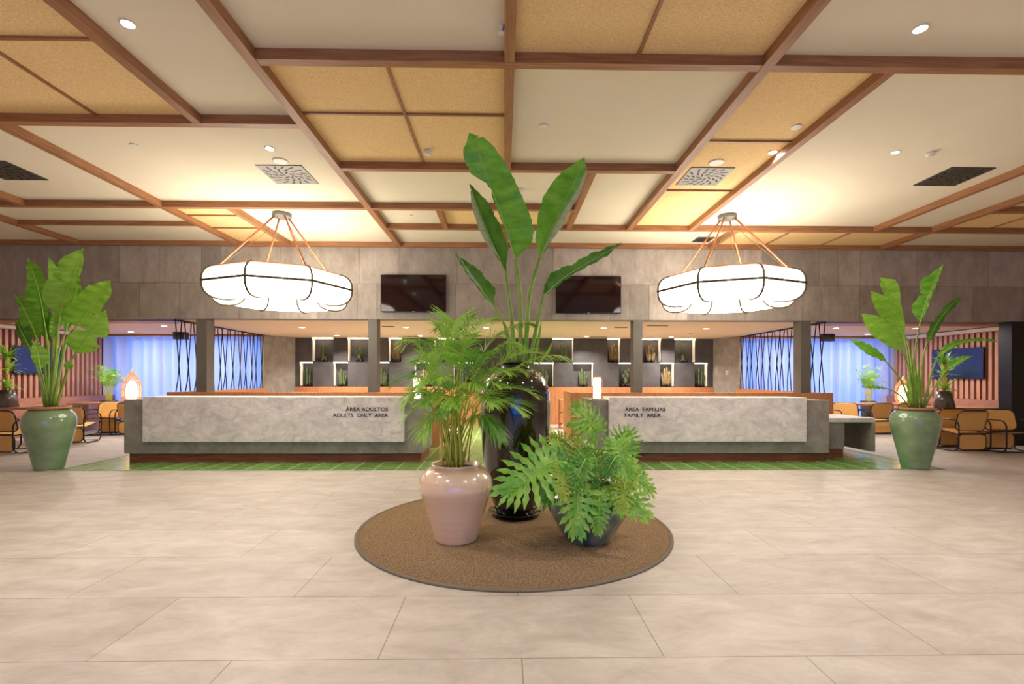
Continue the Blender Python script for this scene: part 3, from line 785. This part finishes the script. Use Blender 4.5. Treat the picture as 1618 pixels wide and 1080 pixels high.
def pot(par, prof, m, n=72, rim=None, soil=None):
    o = MB().lathe(prof, n=n).build('pot', M[m], par)
    if rim: MB().lathe(rim, n=n, close=False).build('pot_rim', M['rim'], par)
    if soil: MB().lathe([(soil[0], soil[1]-.03), (soil[0], soil[1]), (.001, soil[1]+.02)], n=32).build('soil', M['soil'], par)
    return o
def smooth_prof(pts, n=40):
    return [(max(.001, p.x), p.y) for p in catmull([Vector((a, b_, 0)) for a, b_ in pts], n)]

# --- centre: tall black vase with a banana plant
BV = Vector((.125, 5.13, RZ))
cb = thing('potted_banana_plant', BV, 'banana plant in tall glossy black vase on the rug, tallest of all plants', 'potted plant')
prof = smooth_prof([(.2, .035), (.225, .1), (.275, .25), (.33, .5), (.352, .75), (.362, 1.0), (.362, 1.2), (.345, 1.33), (.3, 1.44), (.22, 1.515), (.165, 1.54), (.15, 1.555), (.155, 1.575), (.168, 1.59), (.16, 1.6), (.14, 1.59)], 60)
pot(cb, prof+[(.13, 1.5)], 'glaze_black', soil=(.13, 1.55))
MB().lathe([(.2, 0), (.25, .01), (.275, .045), (.285, .05), (.28, .055), (.26, .045), (.2, .034)], n=64).build('saucer', M['saucer'], cb)
def sx(pts, ox=680, oy=190, s=2.918): return [(ox+x/s, oy+y/s) for x, y in pts]
by = 5.13
def st(px, py=576): return ony(px, py, by)
blade(cb, by-.05, by-.45, sx([(392, 640), (345, 490), (270, 285), (215, 130), (178, 58)]), [0, 1, 2, 2, 3, 3, 4, 22, 25, 24, 20, 8, 0], [0, 34, 42, 44, 43, 41, 38, 34, 29, 23, 16, 9, 0], 'leaf', tw=.12, fold=.25, tears=((.46, -.9), (.88, .5)), seed=1,
      petiole=[st(822), ony(822, 470, by)], prad=(.026, .016))
blade(cb, by, by-.25, sx([(505, 635), (580, 450), (655, 300), (705, 172)]), [0, 20, 30, 36, 38, 37, 33, 25, 13, 0], [0, 6, 9, 11, 12, 13, 12, 12, 12, 3], 'leaf', tw=-.35, fold=.5, tears=((.9, .5),), seed=2,
      petiole=[st(830), ony(836, 470, by)], prad=(.026, .016))
for nm_, a_, b_, pts_, l_, r_ in ((0, by-.02, by-.28, [(520, 600), (590, 455), (668, 330), (722, 220)], [0], [0, 7, 12, 9, 8, 8, 5, 0]), (1, by+.08, by+.13, [(322, 640), (262, 520), (213, 390), (186, 310)], [0, 6, 9, 10, 9, 7, 4, 0], [0]),
                                   (2, by+.13, by+.08, [(250, 800), (205, 720), (160, 650), (120, 612)], [0, 5, 7, 6, 4, 0], [0])):
    blade(cb, a_, b_, sx(pts_), l_ if len(l_) > 1 else [1, 1], r_ if len(r_) > 1 else [1, 1], 'pale', tw=0, fold=.5, seed=80+nm_, name='folded_leaf_edge')
blade(cb, by+.1, by+.15, sx([(348, 705), (268, 520), (215, 385), (182, 292)]), [0, 3, 5, 6, 6, 5, 3, 0], [0, 26, 32, 30, 27, 22, 14, 7, 0], 'leaf_d', tw=.4, fold=.8, seed=3,
      petiole=[st(815), ony(808, 500, by+.05)], prad=(.024, .014))
blade(cb, by+.15, by+.1, sx([(292, 858), (225, 760), (165, 680), (112, 608)]), [0, 4, 5, 5, 3, 0], [0, 28, 22, 22, 14, 5, 0], 'leaf_d', tw=.5, fold=.7, seed=4,
      petiole=[st(812), ony(800, 520, by+.1)], prad=(.02, .012))
blade(cb, by-.1, by-.3, sx([(522, 808), (600, 735), (690, 675), (790, 620), (882, 566)]), [0, 20, 26, 22, 14, 16, 15, 11, 8, 0], [0, 4, 5, 5, 5, 6, 6, 6, 3, 0], 'leaf_d', tw=-.5, fold=.7, seed=5,
      petiole=[st(836), ony(848, 515, by-.05)], prad=(.024, .013))
for i, (a, c, e) in enumerate((((812, 576), (804, 540), (795, 512)), ((826, 576), (832, 535), (838, 500)), ((843, 576), (850, 540), (856, 505)), ((806, 576), (802, 550), (803, 525)), ((850, 576), (866, 555), (874, 538)))):
    blade(cb, by+.05*(-1)**i, by+.1*(-1)**i, [a, c, e], [0, 3, 3, 2, 0], [0, 3, 3, 2, 0], 'leaf', fold=1.0, seed=20+i, name='young_leaf')

# --- green pots with banana plants
def green_pot(loc, label):
    t = thing('potted_banana_plant', loc, label, 'potted plant')
    p_ = smooth_prof([(.17, 0), (.19, .03), (.225, .2), (.275, .42), (.32, .62), (.337, .74), (.325, .83), (.28, .91), (.245, .94), (.24, .95)], 40)
    pot(t, p_+[(.2, .95)], 'glaze_green', rim=[(.235, .945), (.262, .95), (.272, .965), (.268, .985), (.25, .99), (.225, .985), (.215, .93)], soil=(.22, .95))
    return t
GL = Vector((onz(77.5, 736, 0).x, 7.85, 0)); GL.x = ony(78, 700, 7.85).x
gl = green_pot(GL, 'bright leafy banana plant in celadon glazed pot, at far left of counters')
def s7(pts): return [(x/5.4, 380+y/5.4) for x, y in pts]
def bl(par, pb, D, base, tip, mid, lw, rw, m='leaf_b', pet=None, bp=None, **k):
    bp_ = ony(bp[0], bp[1], D); blade(par, D+base, D+tip, mid, lw, rw, m, petiole=[bp_]+([ony(q[0], q[1], D+base*.5) for q in pet] if pet else []), **k)
D = 7.85
bl(gl, 0, D, -.1, -.3, s7([(505, 640), (560, 470), (640, 270), (712, 65)]), [0, 14, 24, 26, 27, 26, 22, 20, 22, 18, 10, 0], [0, 3, 6, 8, 8, 7, 6, 7, 7, 6, 3, 0], bp=(80, 645), pet=[(88, 560)], tw=.15, fold=.3, tears=((.5, -.45), (.53, -.2)), seed=31, prad=(.024, .016))
bl(gl, 0, D, .05, -.15, s7([(650, 740), (740, 610), (850, 460), (940, 335)]), [0, 20, 24, 24, 23, 22, 21, 18, 10, 0], [0, 8, 12, 14, 13, 12, 12, 11, 6, 0], bp=(84, 645), pet=[(103, 545)], tw=-.2, fold=.3, tears=((.35, .6), (.8, -.5)), seed=32, prad=(.024, .015))
bl(gl, 0, D, -.25, -.4, s7([(655, 960), (720, 860), (810, 730), (900, 595)]), [0, 14, 20, 22, 18, 14, 20, 14, 7, 0], [0, 12, 20, 22, 10, 20, 20, 14, 8, 0], bp=(88, 645), pet=[(110, 575)], tw=-.1, fold=.25, tears=((.3, .7), (.5, .9), (.55, -.6)), seed=33, prad=(.022, .013))
bl(gl, 0, D, .15, .25, s7([(385, 740), (345, 500), (290, 300), (238, 150)]), [0, 10, 18, 16, 10, 7, 5, 0], [0, 6, 8, 12, 13, 12, 7, 0], 'leaf', bp=(76, 645), pet=[(76, 560)], tw=.3, fold=.3, seed=34, prad=(.022, .014))
bl(gl, 0, D, 0, .1, s7([(320, 850), (255, 690), (190, 560), (125, 460)]), [0, 10, 12, 8, 4, 3, 0], [0, 12, 16, 18, 14, 12, 6, 0], 'leaf', bp=(74, 645), pet=[(70, 575)], tw=.35, fold=.35, tears=((.5, .4),), seed=35, prad=(.022, .013))
bl(gl, 0, D, -.1, .05, s7([(280, 960), (210, 830), (165, 740), (130, 655)]), [0, 5, 7, 5, 3, 0], [0, 8, 14, 14, 8, 0], 'leaf_d', bp=(72, 645), pet=[(60, 585)], tw=.4, fold=.4, seed=36, prad=(.02, .012))
bl(gl, 0, D, -.3, -.35, s7([(345, 1100), (330, 1010), (305, 920), (285, 850)]), [0, 6, 8, 7, 3, 0], [0, 10, 13, 12, 6, 0], 'leaf_b', bp=(77, 645), pet=[(70, 610)], tw=0, fold=.3, seed=37, prad=(.016, .01))
bl(gl, 0, D, .3, .3, s7([(470, 800), (455, 560), (430, 320), (415, 140)]), [0, 3, 3, 4, 3, 2, 0], [0, 12, 16, 22, 20, 10, 0], 'leaf_b', bp=(80, 645), pet=[(84, 560)], tw=-.3, fold=.3, seed=38)
bl(gl, 0, D, .35, .4, s7([(560, 780), (620, 560), (660, 400), (672, 265)]), [0, 12, 16, 14, 9, 0], [0, 10, 8, 6, 3, 0], 'leaf', bp=(84, 645), pet=[(92, 560)], tw=.2, fold=.3, seed=39)
bl(gl, 0, D, -.05, -.15, s7([(450, 850), (458, 740), (462, 620)]), [0, 5, 6, 5, 2], [0, 6, 7, 6, 2], 'leaf_b', bp=(80, 645), pet=[(82, 590)], fold=.8, seed=40)
bl(gl, 0, D, -.3, -.4, s7([(575, 1100), (580, 1060), (590, 1020)]), [0, 5, 5, 0], [0, 6, 7, 0], 'leaf_b', bp=(88, 645), pet=[(100, 605)], fold=.4, seed=41, prad=(.014, .009))
bl(gl, 0, D, .2, .25, s7([(420, 880), (370, 700), (300, 560), (250, 380)]), [0, 8, 12, 12, 8, 0], [0, 10, 14, 14, 8, 0], 'leaf_d', bp=(78, 645), pet=[(76, 590)], fold=.4, seed=42, tw=.3)

GR = Vector((ony(1446, 700, 7.8).x, 7.8, 0))
gr = green_pot(GR, 'sparse banana plant in celadon glazed pot, at right of side desk')
def s8(pts): return [(1218+x/2.8425, 380+y/2.8425) for x, y in pts]
D = 7.8; B0 = (1447, 645)
bl(gr, 0, D, 0, -.15, s8([(672, 365), (700, 270), (735, 190), (777, 104)]), [0, 13, 17, 12, 13, 19, 14, 6, 0], [0, 4, 5, 4, 5, 4, 3, 2, 0], 'leaf', bp=(1450, 645), pet=[(1446, 560)], tw=.3, fold=.4, tears=((.45, -.7),), seed=51)
bl(gr, 0, D, -.1, -.2, s8([(700, 462), (745, 375), (800, 300), (857, 248)]), [0, 9, 10, 9, 9, 8, 5, 0], [0, 6, 6, 5, 5, 6, 5, 0], 'leaf_d', bp=(1455, 645), pet=[(1458, 570)], tw=-.5, fold=.7, seed=52)
bl(gr, 0, D, .05, -.1, s8([(600, 432), (555, 345), (505, 285), (448, 226)]), [0, 8, 13, 14, 12, 8, 0], [0, 8, 12, 13, 13, 9, 0], 'leaf_b', bp=(1444, 645), pet=[(1436, 570)], tw=.2, fold=.3, tears=((.6, .4), (.4, -.3)), seed=53)
bl(gr, 0, D, -.15, -.3, s8([(592, 498), (530, 425), (470, 375), (408, 328)]), [0, 10, 14, 16, 15, 9, 0], [0, 12, 16, 16, 13, 9, 0], 'leaf_b', bp=(1443, 645), pet=[(1437, 590)], tw=-.1, fold=.25, tears=((.35, .5), (.7, -.3)), seed=54)
bl(gr, 0, D, -.2, -.35, s8([(522, 548), (470, 505), (410, 465), (350, 440)]), [0, 5, 9, 8, 5, 0], [0, 6, 8, 7, 4, 0], 'leaf', bp=(1440, 645), pet=[(1425, 603)], tw=.5, fold=.5, seed=55, prad=(.016, .01))
bl(gr, 0, D, .2, .15, s8([(600, 420), (560, 300), (520, 220), (490, 165)]), [0, 3, 4, 6, 5, 0], [0, 6, 9, 16, 16, 0], 'leaf_b', bp=(1446, 645), pet=[(1438, 560)], tw=0, fold=.3, seed=56)
bl(gr, 0, D, -.15, -.4, s8([(750, 522), (820, 470), (920, 448), (1034, 455)]), [0, 6, 7, 6, 4, 4, 3, 0], [0, 5, 5, 4, 3, 2, 1, 0], 'leaf', bp=(1458, 645), pet=[(1472, 590)], tw=.5, fold=.8, seed=57, prad=(.018, .011))
bl(gr, 0, D, -.25, -.45, s8([(785, 585), (830, 550), (870, 530), (908, 518)]), [0, 8, 8, 6, 3, 0], [0, 5, 5, 4, 2, 0], 'leaf', bp=(1460, 645), pet=[(1475, 615)], tw=.3, fold=.7, seed=58, prad=(.016, .01))
bl(gr, 0, D, -.3, -.4, s8([(535, 668), (490, 658), (450, 655), (408, 656)]), [0, 3, 4, 3, 0], [0, 3, 4, 3, 0], 'leaf', bp=(1438, 645), pet=[(1423, 625)], tw=.8, fold=.6, seed=59, prad=(.013, .008))
for i, (q0, q1) in enumerate((((1440, 645), (1434, 590)), ((1450, 645), (1452, 575)), ((1447, 645), (1443, 560)))):
    blade(gr, D, D, [q0, ((q0[0]+q1[0])/2, (q0[1]+q1[1])/2), q1], [0, 3, 3, 0], [0, 3, 3, 0], 'leaf_b', fold=1, seed=60+i, name='young_leaf')

# --- areca palms
def frond(par, P0, P1, P2, P3, nl, ll, m='palm', start=.4, rad=.007, seed=0, canem='cane', droop=.5):
    rnd = random.Random(seed)
    C = []
    for i in range(31):
        t_ = i/30; C.append(P0*(1-t_)**3+P1*3*t_*(1-t_)**2+P2*3*t_*t_*(1-t_)+P3*t_**3)
    fr = MB().tube(C, [rad*(1-.8*i/30) for i in range(31)], n=6).build('frond', M[canem], par)
    mb = MB()
    L_ = sum((C[i+1]-C[i]).length for i in range(30))
    for i in range(nl):
        t_ = start+(1-start)*i/(nl-1); x = t_*30; k = min(int(x), 29); p = C[k].lerp(C[k+1], x-k)
        T = (C[k+1]-C[k]).normalized()
        side = T.cross(Vector((0, 0, 1)))
        if side.length < .1: side = Vector((1, 0, 0))
        side.normalize(); upv = side.cross(T).normalized()
        s_ = math.sin(PI*min(1, (i+2)/(nl+1)*.85+.12))**.6
        for sd_ in (-1, 1):
            l = ll*s_*rnd.uniform(.85, 1.1); an = rnd.uniform(.75, 1.0)*(1-.45*i/nl)
            d = (side*sd_*math.sin(an)+T*math.cos(an)+upv*rnd.uniform(.15, .4)).normalized()
            w = .0058*rnd.uniform(.8, 1.2); rows = []
            q_ = p.copy(); wd = d.cross(upv).normalized()
            for j in range(5):
                ww = w*(.5, 1, .9, .6, .04)[j]
                rows.append([q_-wd*ww, q_+wd*ww]); 
                d = (d+Vector((0, 0, -droop*.35))).normalized(); q_ = q_+d*l/4
            mb.grid(rows)
    lf = mb.build('leaflets', M[m], fr)
    off = Matrix.Translation(-Vector(par.location))
    fr.matrix_parent_inverse = off
    return fr
PP = Vector((ony(720.5, 800, 4.36).x, 4.36, RZ))
pl = thing('potted_areca_palm', PP, 'bushy areca palm in glossy blush pink pot on the rug', 'potted plant')
prof = smooth_prof([(.185, 0), (.195, .02), (.22, .12), (.27, .3), (.322, .44), (.327, .5), (.31, .56), (.26, .62), (.215, .638), (.205, .645), (.215, .655)], 44)
pot(pl, prof+[(.222, .665), (.215, .675), (.195, .67), (.19, .6)], 'glaze_pink', soil=(.19, .63))
def fr_px(par, D0, dd, bx0, tipx, tipy, arch, nl, ll, seed, m='palm', base_py=728, lean=.35, **k):
    P0 = ony(bx0, base_py, D0); P3 = ony(tipx, tipy, D0+dd)
    top = max(P3.z, P0.z+.15)+arch
    P1 = P0+Vector(((P3.x-P0.x)*.12, dd*.1, (top-P0.z)*.6)); P2 = Vector((P0.x+(P3.x-P0.x)*(1-lean), P0.y+dd*.6, top))
    return frond(par, P0, P1, P2, P3, nl, ll, m, seed=seed, **k)
tips = [  # tip px, tip py, depth offset, arch
    (748, 502, 0, .02), (690, 520, .1, .10), (718, 508, .3, .05), (642, 546, -.1, .16), (625, 606, 0, .2), (640, 664, -.15, .3), (775, 508, .35, .04), (900, 566, -.2, .14),
    (845, 512, .3, .10), (858, 560, -.3, .12), (846, 626, -.3, .22), (828, 655, -.4, .26), (790, 692, -.35, .34), (660, 610, -.4, .2), (690, 600, -.5, .12), (730, 560, -.45, .06),
    (770, 560, -.4, .08), (805, 590, -.4, .14), (655, 570, .3, .14), (700, 540, -.2, .06), (800, 530, .1, .08), (672, 640, -.45, .26), (760, 610, -.5, .12), (715, 640, -.55, .2), (668, 545, .15, .12), (830, 590, .2, .16), (740, 530, -.3, .04),
    (650, 630, .2, .24), (700, 655, -.5, .26), (780, 640, -.5, .22)]
tips += [(668, 690, -.35, .36), (790, 690, -.2, .36), (838, 644, .1, .2), (638, 636, -.25, .24),
         (676, 560, -.3, .08), (790, 610, -.5, .14), (655, 590, .1, .18), (815, 545, .0, .1)]
random.seed(9)
for i, (tx, ty, dd, ar) in enumerate(tips):
    fr_px(pl, 4.36, dd, 721+random.uniform(-22, 22), tx, ty, ar, random.choice((28, 30, 34)), random.uniform(.2, .3), 100+i, m='palm' if i % 4 else 'palm_d', start=random.uniform(.5, .62), rad=random.uniform(.006, .009), droop=random.uniform(.25, .8))
random.seed(10)
for i in range(16):                        # bare canes crowding the pot
    a = random.uniform(0, 2*PI); r0 = random.uniform(.02, .13)
    p0 = Vector((r0*math.cos(a), r0*math.sin(a), .62)); p1 = p0+Vector((random.uniform(-.14, .14), random.uniform(-.1, .1), random.uniform(.5, .7)))
    MB().tube(catmull([p0, p0.lerp(p1, .5)+Vector((random.uniform(-.02, .02), 0, 0)), p1], 8), [random.uniform(.006, .011)]*9, n=6).build('cane', M['cane'], pl)

def rear_palm(px, D, zb, hgt, label, seed, n=16):
    x = ony(px, 600, D).x
    t = thing('potted_areca_palm', (x, D, 0), label, 'potted plant')
    MB().lathe([(.14, 0), (.2, zb*.97), (.185, zb), (.17, zb-.03)], n=32).build('pot', M['grey_pot'], t)
    rnd = random.Random(seed)
    for i in range(n):
        a = 2*PI*i/n+rnd.uniform(-.2, .2); rr = rnd.uniform(.25, .62); hz = zb+hgt*rnd.uniform(.55, 1)
        P0 = Vector((x+.06*math.cos(a), D+.06*math.sin(a), zb-.05)); P3 = Vector((x+rr*math.cos(a), D+.7*rr*math.sin(a), hz-rr*.35))
        P1 = P0+Vector((0, 0, hgt*.4)); P2 = Vector((x+rr*.5*math.cos(a), D+.35*rr*math.sin(a), hz+.05))
        frond(t, P0, P1, P2, P3, 18, .22, 'palm_d' if i % 2 else 'palm', start=.35, seed=seed*50+i)
rear_palm(172, 13.7, .82, 1.05, 'areca palm in front of the left blue curtain', 3)
rear_palm(1372, 13.7, .82, 1.1, 'areca palm in front of the right blue curtain', 4)

# --- philodendron
def philo(par, P0, P1, wid, m, seed, nup=(0, -.7, .6)):
    rnd = random.Random(seed)
    T = P1-P0; L_ = T.length; T.normalize()
    Nn = Vector(nup); Nn = (Nn-T*Nn.dot(T)).normalized(); S = T.cross(Nn).normalized()
    mb = MB(); nl = 10
    def pt(u_, v_): # u along, v sideways (fractions of L)
        bend = -.22*u_*u_*L_; cup = .25*abs(v_)*L_-.45*v_*v_*L_
        return P0+T*(u_*L_)+S*(v_*L_)+Nn*(bend+cup)
    for sd_ in (-1, 1):
        for i in range(nl):
            t_ = i/(nl-1); u0 = .02+.86*t_
            ang = math.radians(132-108*t_)+rnd.uniform(-.06, .06)
            ln = wid*(.78+.45*math.sin(PI*(.12+.8*t_)))*(1-.42*t_)*rnd.uniform(.9, 1.1)
            du, dv = math.cos(ang), math.sin(ang)*sd_
            rows = []; wb = .062*(1.1-.3*t_)
            for j in range(8):
                f_ = j/7
                c_u, c_v = u0+du*ln*f_+.06*f_*f_, dv*ln*f_
                ww = wb*(1.2, .95, .62, 1.15, .55, 1.0, .5, .03)[j]
                pu, pv = -dv*ww*1, du*ww
                a_, b_ = pt(c_u+pu, c_v+pv), pt(c_u-pu, c_v-pv); mdl = pt(c_u, c_v)-Nn*.004
                w_ = Nn*rnd.uniform(-.012, .012)
                rows.append([a_+w_, mdl, b_+w_] )
            mb.grid(rows)
    rows = []
    for j in range(7):
        f_ = j/6; ww = .07*(.6, 1, 1.1, 1, .8, .6, .05)[j]; u_ = f_*1.08
        rows.append([pt(u_, -ww), pt(u_, 0)-Nn*.003, pt(u_, ww)])
    mb.grid(rows)
    lf = mb.build('leaf', M[m], par)
    MB().tube([pt(j/8, 0)+Nn*.002 for j in range(9)], [.006*(1-j/10) for j in range(9)], n=5).build('midrib', M['midrib'], lf)
    lf.matrix_parent_inverse = Matrix.Translation(-Vector(par.location))
    return lf
DP = 4.33
PH = Vector((ony(929, 800, DP).x, DP, RZ))
ph = thing('potted_philodendron', PH, 'philodendron with jagged split leaves in squat dark teal pot', 'potted plant')
prof = smooth_prof([(.19, 0), (.205, .02), (.27, .12), (.335, .24), (.352, .31), (.34, .38), (.3, .435), (.265, .455), (.255, .465)], 36)
pot(ph, prof+[(.27, .475), (.268, .485), (.24, .48), (.235, .42)], 'glaze_teal', soil=(.235, .44))
def s4(x, y): return (780+x/3.857, 600+y/3.857)
LV = [ # base, tip (crop px), base depth, tip depth, width, material
    ((370, 490), (85, 650), -.25, -.5, .62, 'philo'), ((505, 590), (525, 925), -.35, -.55, .5, 'philo'), ((725, 645), (915, 800), -.25, -.5, .55, 'philo'),
    ((625, 315), (530, 170), 0, -.1, .75, 'philo'), ((755, 450), (815, 340), -.05, -.2, .8, 'philo'), ((800, 560), (985, 660), .05, 0, .55, 'philo'),
    ((640, 690), (650, 915), -.3, -.45, .42, 'philo'), ((480, 400), (350, 330), .05, .1, .55, 'philo_y'), ((760, 380), (820, 560), -.3, -.45, .6, 'philo'),
    ((330, 480), (200, 500), .1, .1, .6, 'philo'), ((560, 480), (500, 600), -.35, -.5, .6, 'philo'), ((450, 480), (300, 720), -.2, -.35, .5, 'philo'),
    ((690, 520), (880, 480), .0, .1, .55, 'philo_y'), ((620, 470), (560, 400), -.1, .0, .7, 'philo_y'), ((650, 560), (740, 480), -.3, -.3, .6, 'philo_y'),
    ((520, 420), (640, 380), 0, .2, .6, 'philo_y'), ((800, 620), (780, 790), -.3, -.45, .5, 'philo_y'), ((430, 560), (420, 700), -.35, -.5, .5, 'philo_y'),
    ((840, 560), (930, 560), .15, .2, .6, 'philo'), ((600, 560), (520, 470), -.2, -.2, .6, 'philo'), ((740, 470), (690, 560), -.35, -.45, .6, 'philo'), ((570, 300), (455, 262), .1, .15, .4, 'philo'),
    ((400, 400), (330, 440), -.1, -.2, .8, 'philo_y'), ((650, 620), (620, 560), -.4, -.45, .7, 'philo_y'), ((560, 640), (470, 640), -.35, -.45, .6, 'philo')]
for i, (a, c, da, dc, wd, m) in enumerate(LV):
    qa, qc = s4(*a), s4(*c)
    P0, P1 = ony(qa[0], qa[1], DP+da), ony(qc[0], qc[1], DP+dc)
    if i in (9, 10, 11, 13, 18, 20, 23): m = 'philo_d'
    lf = philo(ph, P0, P1, wd*.95, m, 200+i, nup=(random.uniform(-.3, .3), -.8, random.uniform(.35, .8)))
    s0 = Vector((PH.x+random.uniform(-.1, .1), DP+random.uniform(-.1, .1), .46)); mdp = s0.lerp(P0, .5)+Vector((0, .04, .09))
    MB().tube(catmull([s0, mdp, P0], 10), .006, n=6).build('leaf_stalk', M['stem'], lf)

# ------------------------------------------------------------------ lounge furniture
def cane_chair():
    t = thing('cane_armchair', (0, 0, 0), 'x', 'chair')
    for s in (-1, 1):
        pts = [(s*.32, y, z+.33) for y, z in rrect(.62, .62, .13)]
        MB().tube(pts, .013, n=8, closed=True).build('side_frame', M['black'], t)
    def panel(name, w, h, rr, fn, label=None):
        out = rrect(w, h, rr)
        mb = MB(); n = len(out)
        fr_ = [fn(x, y, -.006) for x, y in out]; bk = [fn(x, y, .006) for x, y in out]
        mb.v = [tuple(p) for p in fr_+bk]; mb.f = [tuple(range(n)), tuple(reversed(range(n, 2*n)))]+[(i, n+i, n+(i+1) % n, (i+1) % n) for i in range(n)]; mb.s = [False]*len(mb.f)
        o = mb.build(name, M['rattan'], t)
        MB().tube([fn(x, y, 0) for x, y in out], .011, n=6, closed=True).build('panel_frame', M['black'], o)
    def back(x, y, d):
        v = y+.2; return Vector((x, .26+v*.22+d-.16*(x/.3)**2*.4, .42+v))
    panel('backrest', .6, .4, .1, back)
    panel('seat', .56, .5, .1, lambda x, y, d: Vector((x, y-.01, .39+d-.04*(y/.25))))
    panel('lower_panel', .56, .3, .09, lambda x, y, d: Vector((x, .25+d, .2+y)))
    mb = MB()
    for y, z in ((-.25, .03), (.27, .03), (.3, .38)): MB().tube([(-.32, y, z), (.32, y, z)], .011, n=6).build('cross_bar', M['black'], t)
    return t
ch0 = cane_chair()
# (px of centre, py of base, facing rz, label)
CH = [(1517, 711, 0.0, 'cane armchair seen from behind at long table, right of the right green pot'),
      (1596, 714, PI-.12, 'cane armchair facing the hall at the right edge'),
      (1486, 704, .05, 'cane armchair half hidden by the right side of the right green pot'),
      (1343, 688, PI-.2, 'cane armchair beside the side desk near right curtain'),
      (1380, 685, .1, 'cane armchair between side desk and right green pot'),
      (1425, 685, -.05, 'cane armchair half hidden by the left side of the right green pot'),
      (165, 687, PI+.1, 'cane armchair just left of the adults counter end'),
      (217, 686, .05, 'cane armchair partly hidden by the left end of adults counter'),
      (120, 699, .2, 'cane armchair hidden behind the right side of the left green pot'),
      (27, 714, -.15, 'cane armchair left of the left green pot')]
for i, (px, py, rz, lb) in enumerate(CH):
    p = onz(px, py, 0)
    if i == 0:
        ch0.location = p; ch0['label'] = lb; ch0['group'] = 'cane armchairs in the lounges'; ch0.rotation_euler.z = rz+PI; c_ = ch0
    else: c_ = dup(ch0, p, lb, 'cane armchairs in the lounges', rz=rz+PI)
def long_table(x0, x1, y0, y1, label):
    t = thing('long_table', ((x0+x1)/2, (y0+y1)/2, 0), label, 'table', 'long wooden lounge tables'); w, d = (x1-x0)/2, (y1-y0)/2
    MB().box(-w, w, -d, d, .74, .79).build('tabletop', M['table'], t, bevel=.004)
    for x in (-w+.1, w-.18): MB().box(x, x+.08, -d+.05, d-.05, 0, .74).build('leg', M['table'], t)
long_table(-11.5, -9.9, 10.85, 11.5, 'long oak table behind the left green pot, nearer the hall')
long_table(-11.35, -8.0, 12.85, 13.35, 'narrow oak table at the left lounge curtain')
long_table(9.5, 11.3, 10.85, 11.5, 'long oak table at right of the right green pot')
long_table(8.9, 11.35, 12.75, 13.3, 'narrow oak table at the right lounge curtain')
wicker(1427, 13.1, .8, 1.3, 'glowing wicker lantern on table behind the right green pot plant')

def dracaena(px, y, hgt, label, seed):
    x = ony(px, 600, y).x
    t = thing('potted_dracaena', (x, y, .791), label, 'potted plant')
    MB().lathe([(.2, 0), (.13, .38), (.12, .38), (.115, .35)], n=32).build('planter', M['grey_pot'], t)
    MB().tube([(0, 0, .34), (.01, 0, hgt-.1)], .035, n=10).build('trunk', M['wicker'], t)
    rnd = random.Random(seed)
    for (cz, nn) in ((hgt, 40), (hgt*.75, 26), (.52, 30)):
        mb = MB()
        for i in range(nn):
            a = rnd.uniform(0, 2*PI); el = rnd.uniform(.1, 1.3); l = rnd.uniform(.25, .4); d = Vector((math.cos(a)*math.cos(el), math.sin(a)*math.cos(el), math.sin(el)))
            q_ = Vector((0, 0, cz-.1)); wd = Vector((-math.sin(a), math.cos(a), 0)); rows = []
            for j in range(6):
                ww = .027*(.6, 1, 1, .8, .5, .03)[j]; rows.append([q_-wd*ww, q_+wd*ww]); q_ = q_+d*l/5; d = (d+Vector((0, 0, -.2))).normalized()
            mb.grid(rows)
        mb.build('leaf_rosette', M['leaf_b' if cz == hgt else 'palm'], t)
dracaena(11, 11.0, 1.2, 'dracaena in grey tapered planter on table, left edge of picture', 1)
dracaena(1492, 10.8, 1.1, 'dracaena in grey tapered planter on table before the right television', 2)
